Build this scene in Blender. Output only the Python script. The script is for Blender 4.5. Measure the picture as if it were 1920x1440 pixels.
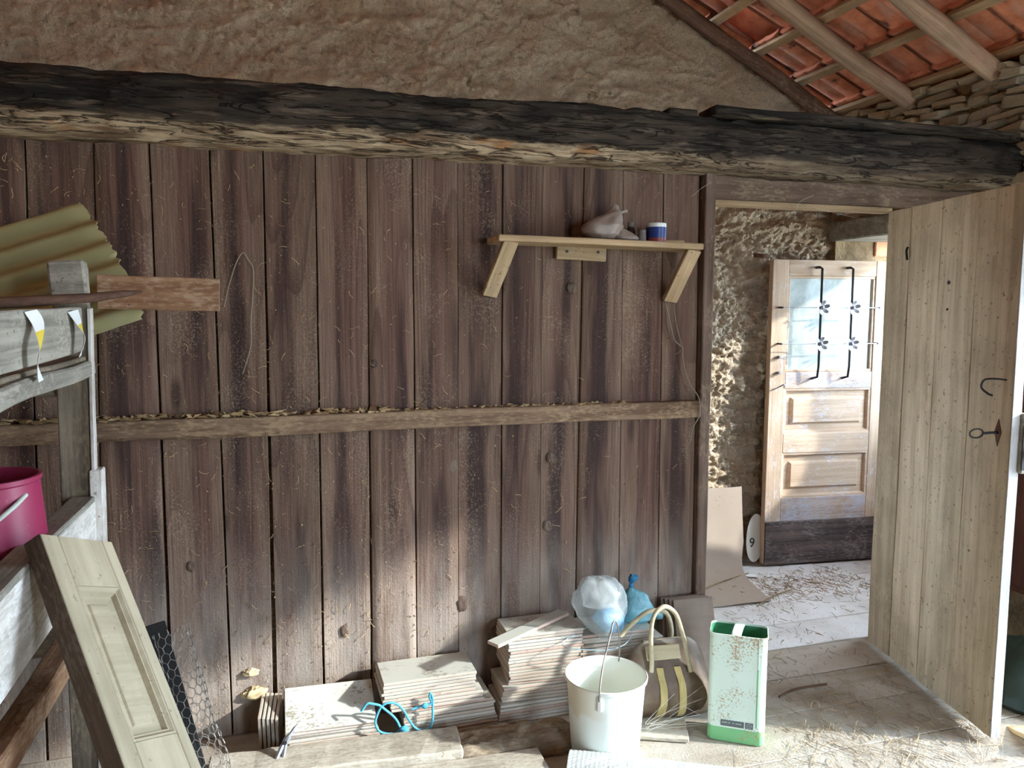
import bpy, bmesh, math, random
import numpy as np
from mathutils import Vector, Matrix, noise as mnoise

for o in list(bpy.data.objects):
    bpy.data.objects.remove(o)
S = bpy.context.scene
C = S.collection
R = random.Random(7)
rad = math.radians

# ------------------------------------------------------------------ camera, sky, sun, exposure
yaw, pitch, roll, FPX = 0.291383775, 0.0970216789, 0.003933148, 1470.0
cy_, sy_, cp_, sp_ = math.cos(yaw), math.sin(yaw), math.cos(pitch), math.sin(pitch)
fwd = Vector((sy_ * cp_, cy_ * cp_, -sp_)); rgt = Vector((cy_, -sy_, 0)); upv = rgt.cross(fwd)
r2 = math.cos(roll) * rgt + math.sin(roll) * upv; u2 = -math.sin(roll) * rgt + math.cos(roll) * upv
cam = bpy.data.cameras.new('camera'); cam_o = bpy.data.objects.new('camera', cam); C.objects.link(cam_o)
cam.sensor_width = 36.0; cam.lens = FPX / 1920 * 36.0; cam.clip_start = 0.02; cam.clip_end = 300
mw = Matrix((r2, u2, -fwd)).transposed().to_4x4(); mw.translation = (0, 0, 1.5)
cam_o.matrix_world = mw
S.camera = cam_o

W = bpy.data.worlds.new('sky'); S.world = W; W.use_nodes = True
bgn = W.node_tree.nodes['Background']
bgn.inputs['Color'].default_value = (0.64, 0.81, 1.0, 1)
bgn.inputs['Strength'].default_value = 5.5

sun = bpy.data.lights.new('sun', 'SUN'); sun.energy = 1.62; sun.angle = rad(1.8); sun.color = (0.98, 1.0, 0.97)
sun_o = bpy.data.objects.new('sun', sun); C.objects.link(sun_o)
SUN = Vector((-1.0, 0.49, -0.49)).normalized()
sun_o.rotation_euler = SUN.to_track_quat('-Z', 'Y').to_euler(); sun_o.location = (8, -4, 6)

def portal(name, loc, sx, sy, rot):
    l = bpy.data.lights.new(name, 'AREA'); l.shape = 'RECTANGLE'; l.size = sx; l.size_y = sy; l.energy = 1
    l.cycles.is_portal = True
    o = bpy.data.objects.new(name, l); C.objects.link(o); o.location = loc; o.rotation_euler = rot

S.view_settings.view_transform = 'Standard'; S.view_settings.look = 'None'
S.view_settings.gamma = 1.0; S.view_settings.use_curve_mapping = False
S.view_settings.exposure = 2.5
S.cycles.max_bounces = 10; S.cycles.diffuse_bounces = 7; S.cycles.transparent_max_bounces = 16
S.cycles.use_denoising = True
S.cycles.sample_clamp_indirect = 8.0

# ------------------------------------------------------------------ helpers
def link(o, parent=None):
    C.objects.link(o)
    if parent is not None: o.parent = parent
    return o

def tag(o, label=None, cat=None, group=None, kind=None):
    if label: o['label'] = label
    if cat: o['category'] = cat
    if group: o['group'] = group
    if kind: o['kind'] = kind
    return o

def empty(name, loc=(0, 0, 0), rot=None, **k):
    o = bpy.data.objects.new(name, None); o.empty_display_size = 0.05
    link(o); o.location = loc
    if rot is not None: o.rotation_euler = rot
    return tag(o, **k)

def smooth(me, ang=40):
    me.polygons.foreach_set('use_smooth', [True] * len(me.polygons))
    try: me.set_sharp_from_angle(angle=rad(ang))
    except Exception: pass

def mesh(name, V, F, mat, parent=None, sm=None, loc=None):
    me = bpy.data.meshes.new(name)
    me.from_pydata([tuple(v) for v in V], [], [tuple(f) for f in F]); me.update()
    if mat is not None: me.materials.append(mat)
    if sm: smooth(me, sm)
    o = bpy.data.objects.new(name, me); link(o, parent)
    if loc is not None: o.location = loc
    return o

def bobj(name, bm, mat, parent=None, sm=None):
    me = bpy.data.meshes.new(name)
    bmesh.ops.recalc_face_normals(bm, faces=bm.faces[:])
    bm.to_mesh(me); bm.free()
    for m in (mat if isinstance(mat, (list, tuple)) else [mat]): me.materials.append(m)
    if sm: smooth(me, sm)
    return link(bpy.data.objects.new(name, me), parent)

def bm_box(sx, sy, sz, bev=0.0, cuts=(0, 0, 0), jit=0.0, warp=0.0, seed=0, c=(0, 0, 0), bm=None):
    """axis-aligned box centred at c; optional cuts along each axis, vertex jitter and slow warp"""
    own = bmesh.new()
    bmesh.ops.create_cube(own, size=1.0)
    bmesh.ops.scale(own, vec=(sx, sy, sz), verts=own.verts)
    if bev: bmesh.ops.bevel(own, geom=own.edges[:], offset=bev, segments=1, profile=0.5, affect='EDGES')
    for ax, n in enumerate(cuts):
        s = (sx, sy, sz)[ax]
        for i in range(1, n + 1):
            no = [0, 0, 0]; no[ax] = 1; co = [0, 0, 0]; co[ax] = -s / 2 + s * i / (n + 1)
            bmesh.ops.bisect_plane(own, geom=own.verts[:] + own.edges[:] + own.faces[:], plane_co=co, plane_no=no)
    if jit or warp:
        rr = random.Random(seed); off = Vector((rr.random() * 50, rr.random() * 50, rr.random() * 50))
        for v in own.verts:
            p = v.co
            if warp: v.co = v.co + mnoise.noise_vector(p * 2.2 + off) * warp
            if jit: v.co = v.co + mnoise.noise_vector(p * 23 + off) * jit
    bmesh.ops.translate(own, vec=c, verts=own.verts)
    if bm is None: return own
    tmp = bpy.data.meshes.new('t'); own.to_mesh(tmp); own.free(); bm.from_mesh(tmp); bpy.data.meshes.remove(tmp)
    return bm

def frame(o, loc, x, z):
    """local X along x, local Z as near z as can be"""
    x = Vector(x).normalized(); z = Vector(z); y = z.cross(x).normalized(); z = x.cross(y)
    m = Matrix((x, y, z)).transposed().to_4x4(); m.translation = Vector(loc)
    o.matrix_local = m
    return o

def stick(name, a, b, w, t, up, mat, parent=None, bev=0.003, cuts=3, jit=0.0015, warp=0.004, seed=0):
    """board from a to b; w measured along up, t across"""
    a, b = Vector(a), Vector(b); L = (b - a).length
    o = bobj(name, bm_box(L, t, w, bev, (cuts, 0, 0), jit, warp, seed), mat, parent)
    return frame(o, (a + b) / 2, b - a, up)

def tube_geo(pts, r, n=6, cap=True, closed=False):
    P = [Vector(p) for p in pts]; m = len(P)
    rs = r if isinstance(r, (list, tuple)) else [r] * m
    V, F = [], []
    t0 = (P[1] - P[0]).normalized()
    ref = Vector((0, 0, 1)) if abs(t0.z) < 0.9 else Vector((1, 0, 0))
    nrm = t0.cross(ref).normalized()
    for i in range(m):
        if closed: t = (P[(i + 1) % m] - P[i - 1]).normalized()
        else: t = (P[min(i + 1, m - 1)] - P[max(i - 1, 0)]).normalized()
        nrm = (nrm - t * nrm.dot(t))
        if nrm.length < 1e-6: nrm = t.orthogonal()
        nrm.normalize(); b = t.cross(nrm)
        for k in range(n):
            a = 2 * math.pi * k / n
            V.append(P[i] + (nrm * math.cos(a) + b * math.sin(a)) * rs[i])
    for i in range(m if closed else m - 1):
        j = (i + 1) % m
        for k in range(n):
            F.append((i * n + k, i * n + (k + 1) % n, j * n + (k + 1) % n, j * n + k))
    if cap and not closed:
        F.append(tuple(range(n))[::-1]); F.append(tuple((m - 1) * n + k for k in range(n)))
    return V, F

class Geo:
    def __init__(s): s.V = []; s.F = []
    def add(s, VF):
        k = len(s.V); s.V += list(VF[0]); s.F += [tuple(i + k for i in f) for f in VF[1]]
    def build(s, name, mat, parent=None, sm=None): return mesh(name, s.V, s.F, mat, parent, sm)

def tube(name, pts, r, mat, parent=None, n=6, closed=False):
    V, F = tube_geo(pts, r, n, True, closed); return mesh(name, V, F, mat, parent, 60)

def catmull(P, k=8, closed=False):
    P = [Vector(p) for p in P]; out = []; m = len(P)
    for i in range(m if closed else m - 1):
        g = lambda j: P[j % m] if closed else P[max(0, min(m - 1, j))]
        p0, p1, p2, p3 = g(i - 1), g(i), g(i + 1), g(i + 2)
        for s in range(k):
            t = s / k
            out.append(0.5 * ((2 * p1) + (p2 - p0) * t + (2 * p0 - 5 * p1 + 4 * p2 - p3) * t * t + (3 * p1 - p0 - 3 * p2 + p3) * t ** 3))
    if not closed: out.append(P[-1])
    return out

def lathe(name, prof, mat, parent=None, n=40, sm=35):
    V, F = [], []
    for r, z in prof:
        for k in range(n):
            a = 2 * math.pi * k / n; V.append((r * math.cos(a), r * math.sin(a), z))
    for i in range(len(prof) - 1):
        for k in range(n):
            F.append((i * n + k, i * n + (k + 1) % n, (i + 1) * n + (k + 1) % n, (i + 1) * n + k))
    if prof[0][0] > 1e-4: F.append(tuple(range(n))[::-1])
    if prof[-1][0] > 1e-4: F.append(tuple((len(prof) - 1) * n + k for k in range(n)))
    return mesh(name, V, F, mat, parent, sm)

def _hash(i, j, k, seed):
    n = (i.astype(np.int64) * 374761393 + j.astype(np.int64) * 668265263 + k * 1274126177 + seed * 974634777) & 0xffffffff
    n = ((n ^ (n >> 13)) * 1274126177) & 0xffffffff
    return ((n ^ (n >> 16)) & 0xffff) / 65535.0

def vnoise(x, y, seed=0):
    i, j = np.floor(x), np.floor(y); fx, fy = x - i, y - j
    fx = fx * fx * (3 - 2 * fx); fy = fy * fy * (3 - 2 * fy)
    i = i.astype(np.int64); j = j.astype(np.int64)
    a, b = _hash(i, j, 0, seed), _hash(i + 1, j, 0, seed); c, d = _hash(i, j + 1, 0, seed), _hash(i + 1, j + 1, 0, seed)
    return (a + (b - a) * fx) * (1 - fy) + (c + (d - c) * fx) * fy

def fbm(x, y, o=4, seed=0, g=0.5):
    s = 0; a = 1; t = 0
    for k in range(o):
        s = s + a * vnoise(x, y, seed + k); t += a; a *= g; x = x * 2.03 + 5.1; y = y * 2.03 + 3.7
    return s / t

def np_mesh(name, V, quads, mat, parent=None, sm=True):
    me = bpy.data.meshes.new(name); nv, nf = len(V), len(quads)
    me.vertices.add(nv); me.vertices.foreach_set('co', np.asarray(V, np.float32).ravel())
    me.loops.add(nf * 4); me.loops.foreach_set('vertex_index', np.asarray(quads, np.int32).ravel())
    me.polygons.add(nf); me.polygons.foreach_set('loop_start', np.arange(0, nf * 4, 4, dtype=np.int32))
    try: me.polygons.foreach_set('loop_total', np.full(nf, 4, np.int32))
    except Exception: pass
    me.update(calc_edges=True); me.validate()
    me.materials.append(mat)
    if sm: me.polygons.foreach_set('use_smooth', [True] * len(me.polygons))
    return link(bpy.data.objects.new(name, me), parent)

def grid_quads(nu, nv, keep=None):
    i, j = np.meshgrid(np.arange(nu - 1), np.arange(nv - 1), indexing='ij')
    q = np.stack([i * nv + j, (i + 1) * nv + j, (i + 1) * nv + j + 1, i * nv + j + 1], -1).reshape(-1, 4)
    return q if keep is None else q[keep.reshape(-1)]

# ------------------------------------------------------------------ material toolkit
class NT:
    def __init__(s, name, rough=0.8, spec=0.25):
        s.m = bpy.data.materials.new(name); s.m.use_nodes = True; s.t = s.m.node_tree
        s.b = s.t.nodes['Principled BSDF']; s.b.inputs['Roughness'].default_value = rough
        s.b.inputs['Specular IOR Level'].default_value = spec
        s.tc = s.t.nodes.new('ShaderNodeTexCoord'); s.oi = s.t.nodes.new('ShaderNodeObjectInfo')
    def put(s, sock, v):
        if isinstance(v, bpy.types.NodeSocket): s.t.links.new(v, sock)
        elif v is not None:
            if hasattr(sock.default_value, '__len__') and not hasattr(v, '__len__'): v = [v] * len(sock.default_value)
            if hasattr(sock.default_value, '__len__') and len(sock.default_value) == 4 and len(v) == 3: v = list(v) + [1]
            sock.default_value = v
    def math(s, op, a, b=None, c=None, clamp=False):
        n = s.t.nodes.new('ShaderNodeMath'); n.operation = op; n.use_clamp = clamp
        s.put(n.inputs[0], a)
        if b is not None: s.put(n.inputs[1], b)
        if c is not None: s.put(n.inputs[2], c)
        return n.outputs[0]
    def vec(s, op, a, b=None):
        n = s.t.nodes.new('ShaderNodeVectorMath'); n.operation = op; s.put(n.inputs[0], a)
        if b is not None: s.put(n.inputs[1], b)
        return n.outputs[0]
    def co(s, scale=(1, 1, 1), rnd=True, src='Object'):
        v = s.tc.outputs[src]
        if rnd:
            n = s.t.nodes.new('ShaderNodeVectorMath'); n.operation = 'SCALE'
            n.inputs[0].default_value = (31.0, 17.0, 43.0); s.t.links.new(s.oi.outputs['Random'], n.inputs['Scale'])
            v = s.vec('ADD', v, n.outputs[0])
        return s.vec('MULTIPLY', v, scale)
    def gen(s, ax):
        n = s.t.nodes.new('ShaderNodeSeparateXYZ'); s.t.links.new(s.tc.outputs['Generated'], n.inputs[0]); return n.outputs[ax]
    def obj(s, ax):
        n = s.t.nodes.new('ShaderNodeSeparateXYZ'); s.t.links.new(s.tc.outputs['Object'], n.inputs[0]); return n.outputs[ax]
    def nrm(s, ax, src='Normal'):
        n = s.t.nodes.new('ShaderNodeSeparateXYZ'); s.t.links.new(s.tc.outputs[src], n.inputs[0]); return n.outputs[ax]
    def noise(s, v, scale=1.0, det=4, rough=0.55, dist=0.0):
        n = s.t.nodes.new('ShaderNodeTexNoise'); s.put(n.inputs['Vector'], v)
        n.inputs['Scale'].default_value = scale; n.inputs['Detail'].default_value = det
        n.inputs['Roughness'].default_value = rough; n.inputs['Distortion'].default_value = dist
        return n.outputs['Fac']
    def voro(s, v, scale, feat='F1', out='Distance', rnd=1.0):
        n = s.t.nodes.new('ShaderNodeTexVoronoi'); n.feature = feat; s.put(n.inputs['Vector'], v)
        n.inputs['Scale'].default_value = scale; n.inputs['Randomness'].default_value = rnd; return n.outputs[out]
    def wave(s, v, scale, dist=4, det=2, ds=1.0, dr='X', prof='SIN'):
        n = s.t.nodes.new('ShaderNodeTexWave'); s.put(n.inputs['Vector'], v); n.bands_direction = dr; n.wave_profile = prof
        n.inputs['Scale'].default_value = scale; n.inputs['Distortion'].default_value = dist
        n.inputs['Detail'].default_value = det; n.inputs['Detail Scale'].default_value = ds; return n.outputs['Fac']
    def ss(s, x, lo, hi, a=0.0, b=1.0):
        n = s.t.nodes.new('ShaderNodeMapRange'); n.interpolation_type = 'SMOOTHSTEP'; s.put(n.inputs[0], x)
        s.put(n.inputs[1], lo); s.put(n.inputs[2], hi); s.put(n.inputs[3], a); s.put(n.inputs[4], b); return n.outputs[0]
    def mix(s, f, a, b, mode='MIX'):
        n = s.t.nodes.new('ShaderNodeMix'); n.data_type = 'RGBA'; n.blend_type = mode
        s.put(n.inputs[0], f); s.put(n.inputs[6], a); s.put(n.inputs[7], b); return n.outputs[2]
    def ramp(s, f, stops):
        n = s.t.nodes.new('ShaderNodeValToRGB'); s.put(n.inputs[0], f); e = n.color_ramp.elements
        while len(e) < len(stops): e.new(0.5)
        for el, (p, c) in zip(e, stops): el.position = p; el.color = (*c, 1)
        return n.outputs[0]
    def bump(s, h, strength=0.5, dist=0.005):
        n = s.t.nodes.new('ShaderNodeBump'); s.put(n.inputs['Height'], h); n.inputs['Strength'].default_value = strength
        n.inputs['Distance'].default_value = dist; s.t.links.new(n.outputs[0], s.b.inputs['Normal'])
    def color(s, c): s.put(s.b.inputs['Base Color'], c)
    def hue(s, c, amt=0.15):
        """per-object brightness variation"""
        k = s.math('MULTIPLY_ADD', s.oi.outputs['Random'], amt * 2, 1 - amt)
        n = s.t.nodes.new('ShaderNodeVectorMath'); n.operation = 'SCALE'; s.put(n.inputs[0], c); s.t.links.new(k, n.inputs['Scale']); return n.outputs[0]

def plain(name, c, rough=0.6, metal=0.0, spec=0.3):
    t = NT(name, rough, spec); t.color(c); t.b.inputs['Metallic'].default_value = metal; return t.m

def wood(name, lo, hi, axis='X', dust=None, dust_amt=0.3, rough=0.85, fine=1.0, bump=0.5, var=0.15, spots=None):
    t = NT(name, rough, 0.15)
    i = 'XYZ'.index(axis)
    sc = [26.0 * fine] * 3; sc[i] = 1.3 * fine; g = t.noise(t.co(sc), 1, 6, 0.6, 0.7)
    sc2 = [120.0 * fine] * 3; sc2[i] = 4.0; f = t.noise(t.co(sc2), 1, 3, 0.6)
    bl = t.noise(t.co(), 4.0, 3)
    fac = t.math('ADD', t.math('MULTIPLY', g, 0.7), t.math('MULTIPLY', f, 0.3))
    c = t.mix(t.ss(fac, 0.33, 0.66), lo, hi)
    c = t.mix(t.ss(bl, 0.35, 0.75, 0.0, 0.45), c, [x * 0.6 for x in lo])
    if dust:
        dsc = [1.0] * 3; dsc[i] = 0.3
        d = t.math('MULTIPLY', t.noise(t.co(), 7.0, 5, 0.65), t.noise(t.co(dsc), 130.0, 3))
        c = t.mix(t.ss(d, 0.28 - dust_amt * 0.20, 0.46 - dust_amt * 0.10, 0, 0.75), c, dust)
        up = t.nrm(2)
    if spots:
        c = t.mix(t.ss(t.noise(t.co(), 70.0, 3, 0.6), 0.64, 0.70, 0, 0.8), c, spots)
    t.color(t.hue(c, var))
    t.bump(t.math('ADD', fac, t.math('MULTIPLY', t.noise(t.co(), 90, 3), 0.5)), bump, 0.004)
    return t.m

# ------------------------------------------------------------------ materials
TAN = (0.30, 0.22, 0.13)
# wall planks: red-brown heart wood, paler dusty edges, knots, grit
t = NT('plank_wall_wood', 0.82, 0.2)
gx = t.gen(0)
wob = t.noise(t.co((9, 1, 0.9)), 1.0, 4, 0.6)
edge = t.math('ABSOLUTE', t.math('SUBTRACT', t.math('ADD', gx, t.math('MULTIPLY_ADD', wob, 1.1, -0.55)), t.math('MULTIPLY_ADD', t.oi.outputs['Random'], 0.35, 0.32)))
heart = t.ss(edge, 0.15, 0.36, 1.0, 0.12)
ring = t.wave(t.co((1, 1, 0.085)), 30.0, 5.0, 2, 0.9, 'X')
grain = t.noise(t.co((75, 75, 1.4)), 1, 5, 0.62, 0.5)
fine = t.noise(t.co((230, 230, 5)), 1, 3, 0.6)
base = t.mix(t.ss(grain, 0.32, 0.68), (0.069, 0.036, 0.026), (0.147, 0.082, 0.060))
iso = t.math('FRACT', t.math('MULTIPLY', t.noise(t.co((5.0, 1, 0.42)), 1.0, 1.2, 0.4, 0.25), 15.0))
lines = t.math('MULTIPLY', t.ss(iso, 0.55, 0.97), t.ss(iso, 1.0, 0.97, 0.0, 1.0))
pale = t.mix(t.ss(fine, 0.3, 0.7), (0.124, 0.076, 0.051), (0.198, 0.130, 0.091))
c = t.mix(t.math('MULTIPLY', heart, t.ss(t.noise(t.co((2, 1, 1.3)), 1.0, 2), 0.30, 0.62, 0.45, 1.0)), pale, base)
c = t.mix(t.math('MULTIPLY', heart, t.ss(t.noise(t.co((14, 1, 1.0)), 1.0, 3, 0.5), 0.45, 0.62, 0, 0.92)), c, (0.034, 0.020, 0.017))
c = t.mix(t.math('MULTIPLY', lines, t.ss(t.noise(t.co((3, 1, 0.8)), 1.0, 2), 0.3, 0.6, 0.15, 0.62)), c, (0.060, 0.030, 0.024))
kn = t.voro(t.co((6.0, 1, 2.0)), 1.0)
c = t.mix(t.ss(kn, 0.05, 0.16, 0.9, 0), c, (0.05, 0.028, 0.02))
dust = t.math('MULTIPLY', t.noise(t.co((1, 1, 0.6)), 5.0, 4, 0.6), t.noise(t.co(), 150.0, 3, 0.6))
c = t.mix(t.ss(dust, 0.27, 0.44, 0, 0.38), c, (0.33, 0.25, 0.17))
wz = t.obj(2)
low = t.math('MULTIPLY', t.ss(wz, -0.95, -0.25, 0.85, 0.0), t.ss(t.noise(t.co((7, 1, 1.6)), 2.0, 5), 0.28, 0.62, 0.25, 1.0))
c = t.mix(low, c, (0.37, 0.315, 0.262))
t.color(t.hue(c, 0.16))
t.bump(t.math('ADD', t.math('ADD', t.math('MULTIPLY', grain, 0.8), t.math('MULTIPLY', fine, 0.35)), t.math('MULTIPLY', t.noise(t.co(), 110, 4, 0.65), 0.9)), 0.65, 0.004)
M_PLANK = t.m

M_KNOT = wood('knot_wood', (0.046, 0.028, 0.021), (0.125, 0.080, 0.060), 'Z', (0.17, 0.13, 0.10), 0.7, fine=1.6)
M_BATTEN = wood('batten_wood', (0.10, 0.058, 0.036), (0.25, 0.165, 0.105), 'X', (0.34, 0.24, 0.14), 0.45)
M_SHELF = wood('shelf_wood', (0.30, 0.20, 0.11), (0.50, 0.36, 0.21), 'X', (0.30, 0.24, 0.16), 0.15, spots=(0.12, 0.08, 0.05))
M_GREYWOOD = wood('grey_weathered_wood', (0.18, 0.165, 0.135), (0.38, 0.355, 0.295), 'X', (0.42, 0.385, 0.315), 0.25, spots=(0.12, 0.10, 0.08))
M_RACKDARK = wood('dusty_rack_wood', (0.12, 0.095, 0.07), (0.27, 0.22, 0.16), 'X', (0.36, 0.29, 0.19), 0.4)
M_PALERACK = wood('pale_rack_wood', (0.40, 0.36, 0.31), (0.62, 0.58, 0.52), 'X', (0.70, 0.69, 0.66), 0.5, spots=(0.25, 0.2, 0.15))  # very pale grey-white rack wood
M_BROWNBOARD = wood('brown_board_wood', (0.20, 0.10, 0.05), (0.36, 0.21, 0.12), 'X', (0.45, 0.33, 0.22), 0.35, spots=(0.08, 0.04, 0.03))
M_DARKBOARD = plain('black_board', (0.012, 0.011, 0.010), 0.9)  # almost black throughout
M_POLE = wood('pole_wood', (0.27, 0.18, 0.12), (0.54, 0.39, 0.27), 'X', (0.46, 0.27, 0.18), 0.2)
M_POLEDARK = wood('dark_pole_wood', (0.075, 0.042, 0.03), (0.20, 0.12, 0.08), 'X', (0.26, 0.19, 0.13), 0.2)
M_LATH = wood('roof_lath_wood', (0.36, 0.24, 0.13), (0.62, 0.45, 0.27), 'X', (0.36, 0.22, 0.13), 0.2, spots=(0.07, 0.045, 0.03))
M_DOORWOOD = wood('door_plank_wood', (0.41, 0.325, 0.22), (0.66, 0.545, 0.395), 'Z', (0.60, 0.48, 0.32), 0.2, fine=0.8, spots=(0.14, 0.10, 0.06))
M_DOOREDGE = wood('door_edge_wood', (0.30, 0.29, 0.28), (0.52, 0.51, 0.50), 'Z', (0.55, 0.53, 0.5), 0.3)
M_FRAME = wood('frame_wood', (0.10, 0.065, 0.045), (0.22, 0.15, 0.105), 'X', (0.3, 0.22, 0.14), 0.25)
M_FRAMEZ = wood('frame_post_wood', (0.10, 0.068, 0.052), (0.21, 0.15, 0.115), 'Z', (0.28, 0.21, 0.15), 0.2)
M_LEAF = wood('leaf_wood', (0.48, 0.345, 0.24), (0.66, 0.515, 0.385), 'X', (0.62, 0.64, 0.72), 0.12, var=0.06, bump=0.35)
M_LEAFZ = wood('leaf_stile_wood', (0.48, 0.345, 0.24), (0.66, 0.515, 0.385), 'Z', (0.62, 0.64, 0.72), 0.10, var=0.06, bump=0.35)
M_LEAFWORN = wood('leaf_worn_wood', (0.40, 0.27, 0.18), (0.60, 0.45, 0.33), 'X', (0.50, 0.56, 0.70), 0.85, var=0.06, bump=0.6)
M_KICK = wood('kickboard_wood', (0.055, 0.045, 0.05), (0.20, 0.15, 0.13), 'X', (0.30, 0.27, 0.27), 0.35, var=0.05)
M_CREAM = wood('cream_painted_wood', (0.38, 0.325, 0.215), (0.50, 0.435, 0.305), 'X', (0.40, 0.34, 0.24), 0.12, var=0.04, fine=0.6, bump=0.25, spots=(0.26, 0.22, 0.15))
M_CREAMEDGE = wood('cream_door_dark_edge', (0.075, 0.05, 0.032), (0.13, 0.09, 0.06), 'X', (0.16, 0.12, 0.09), 0.2, var=0.05)  # dark brown, for one side edge of the shutter
M_OLDFLOORBOARD = wood('dusty_floor_board', (0.27, 0.23, 0.17), (0.44, 0.395, 0.32), 'X', (0.50, 0.47, 0.40), 0.75, spots=(0.20, 0.14, 0.08))
M_ROTTEN = wood('rotten_wood', (0.10, 0.075, 0.05), (0.27, 0.21, 0.145), 'X', (0.34, 0.29, 0.21), 0.45, bump=1.0, spots=(0.34, 0.17, 0.05))

# old oak beam: sooty face, pale worm-eaten lower edge
t = NT('beam_wood', 0.9, 0.12)
n1 = t.noise(t.co((1.6, 6, 9), rnd=False), 1.5, 6, 0.65, 0.8); n2 = t.noise(t.co((5, 30, 45), rnd=False), 1.0, 5, 0.65)
dark = t.mix(t.ss(n1, 0.35, 0.68), (0.016, 0.014, 0.012), (0.060, 0.045, 0.034))
dark = t.mix(t.ss(n2, 0.55, 0.70, 0, 0.6), dark, (0.16, 0.125, 0.09))
crk = t.ss(t.math('ABSOLUTE', t.math('SUBTRACT', t.noise(t.co((2.2, 24, 26), rnd=False), 1.0, 4, 0.6, 0.6), 0.5)), 0.0, 0.03, 0.85, 0.0)
pal = t.mix(t.ss(n2, 0.34, 0.62), (0.15, 0.095, 0.055), (0.44, 0.335, 0.215))
pal = t.mix(t.ss(t.noise(t.co((3, 8, 8), rnd=False), 2.0, 4), 0.60, 0.70, 0, 0.8), pal, (0.33, 0.155, 0.06))
lev = t.math('ADD', t.obj(2), t.math('MULTIPLY_ADD', n1, 0.13, -0.065))
px = t.obj(0)
f = t.ss(lev, -0.058, -0.020, 1.0, 0.0)
f = t.math('MULTIPLY', f, t.math('MULTIPLY', t.ss(px, -1.7, -1.1, 0.25, 1.0), t.ss(px, 0.75, 2.2, 1.0, 0.35)))
t.color(t.mix(crk, t.mix(f, dark, pal), (0.014, 0.011, 0.009)))
t.bump(t.math('ADD', t.math('SUBTRACT', n2, crk), t.noise(t.co((10, 60, 60), rnd=False), 1.0, 4)), 0.9, 0.008)
M_BEAM = t.m

# rough-cast earth and lime render
t = NT('rough_render', 0.95, 0.08)
n = t.noise(t.co(rnd=False), 2.1, 5, 0.6); n3 = t.noise(t.co(rnd=False), 55, 4, 0.7); big = t.noise(t.co(rnd=False), 0.9, 3)
c = t.mix(t.ss(n, 0.32, 0.68), (0.72, 0.54, 0.365), (0.92, 0.76, 0.56))
c = t.mix(t.ss(big, 0.45, 0.7, 0, 0.5), c, (0.60, 0.52, 0.42))
c = t.mix(t.ss(n3, 0.55, 0.75, 0, 0.35), c, (0.76, 0.67, 0.53))
c = t.mix(t.ss(t.noise(t.co((0.8, 1, 1.5), rnd=False), 24, 5, 0.72), 0.54, 0.72, 0, 0.55), c, (0.27, 0.18, 0.11))  # this and the next mix: dark pits painted in for relief shade
c = t.mix(t.ss(t.noise(t.co(rnd=False), 115, 3, 0.7), 0.52, 0.66, 0, 0.40), c, (0.30, 0.21, 0.135))
c = t.mix(t.ss(t.noise(t.co(rnd=False), 7, 4, 0.65), 0.66, 0.74, 0, 0.7), c, (0.20, 0.12, 0.07))
t.color(c); t.bump(t.math('ADD', n3, t.math('ADD', t.noise(t.co((0.8, 1, 1.4), rnd=False), 26, 4, 0.7), t.math('MULTIPLY', t.noise(t.co(rnd=False), 190, 3, 0.7), 0.6))), 1.0, 0.022)
M_RENDER = t.m

t = NT('earth_mortar', 0.95, 0.08)
n = t.noise(t.co(rnd=False), 9, 5, 0.65)
t.color(t.mix(t.ss(n, 0.3, 0.7), (0.17, 0.115, 0.065), (0.40, 0.29, 0.17))); t.bump(t.noise(t.co(rnd=False), 45, 5, 0.7), 1.0, 0.02)
M_MORTAR = t.m

t = NT('schist_stone', 0.85, 0.2)
n = t.noise(t.co((8, 8, 40)), 1.0, 5, 0.6)
c = t.ramp(t.oi.outputs['Random'], [(0.0, (0.34, 0.28, 0.20)), (0.35, (0.56, 0.47, 0.32)), (0.7, (0.70, 0.58, 0.38)), (1.0, (0.46, 0.42, 0.36))])
c = t.mix(t.ss(n, 0.3, 0.7, 0.0, 0.6), c, (0.17, 0.135, 0.095))
c = t.mix(t.ss(t.noise(t.co(), 18, 4), 0.60, 0.72, 0, 0.7), c, (0.46, 0.27, 0.12))
t.color(c); t.bump(n, 0.8, 0.008)
M_STONE = t.m

t = NT('clay_roof_tile', 0.8, 0.2)
n = t.noise(t.co(), 14, 4, 0.6)
c = t.mix(t.ss(n, 0.3, 0.7), (0.58, 0.20, 0.105), (0.80, 0.33, 0.19))
dx = t.math('SUBTRACT', t.gen(0), 0.5); dy = t.math('SUBTRACT', t.gen(1), 0.5)
d = t.math('ADD', t.math('SQRT', t.math('ADD', t.math('MULTIPLY', dx, dx), t.math('MULTIPLY', dy, dy))), t.math('MULTIPLY_ADD', t.noise(t.co((30, 9, 9)), 1.0, 4), 0.5, -0.25))
c = t.mix(t.math('MULTIPLY', t.ss(d, 0.09, 0.22, 0.85, 0.0), t.ss(t.noise(t.co((1, 1, 1)), 0.01, 0), 0.42, 0.55, 0.35, 1.0)), c, (0.58, 0.50, 0.42))
c = t.mix(t.ss(t.noise(t.co(), 6.0, 4), 0.60, 0.68, 0, 0.85), c, (0.07, 0.05, 0.04))
c = t.mix(t.ss(t.math('ABSOLUTE', dx), 0.40, 0.50, 0, 0.75), c, (0.09, 0.045, 0.035))
t.color(t.hue(c, 0.18)); t.bump(t.noise(t.co(), 60, 3), 0.3, 0.003)
M_TILE = t.m

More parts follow.
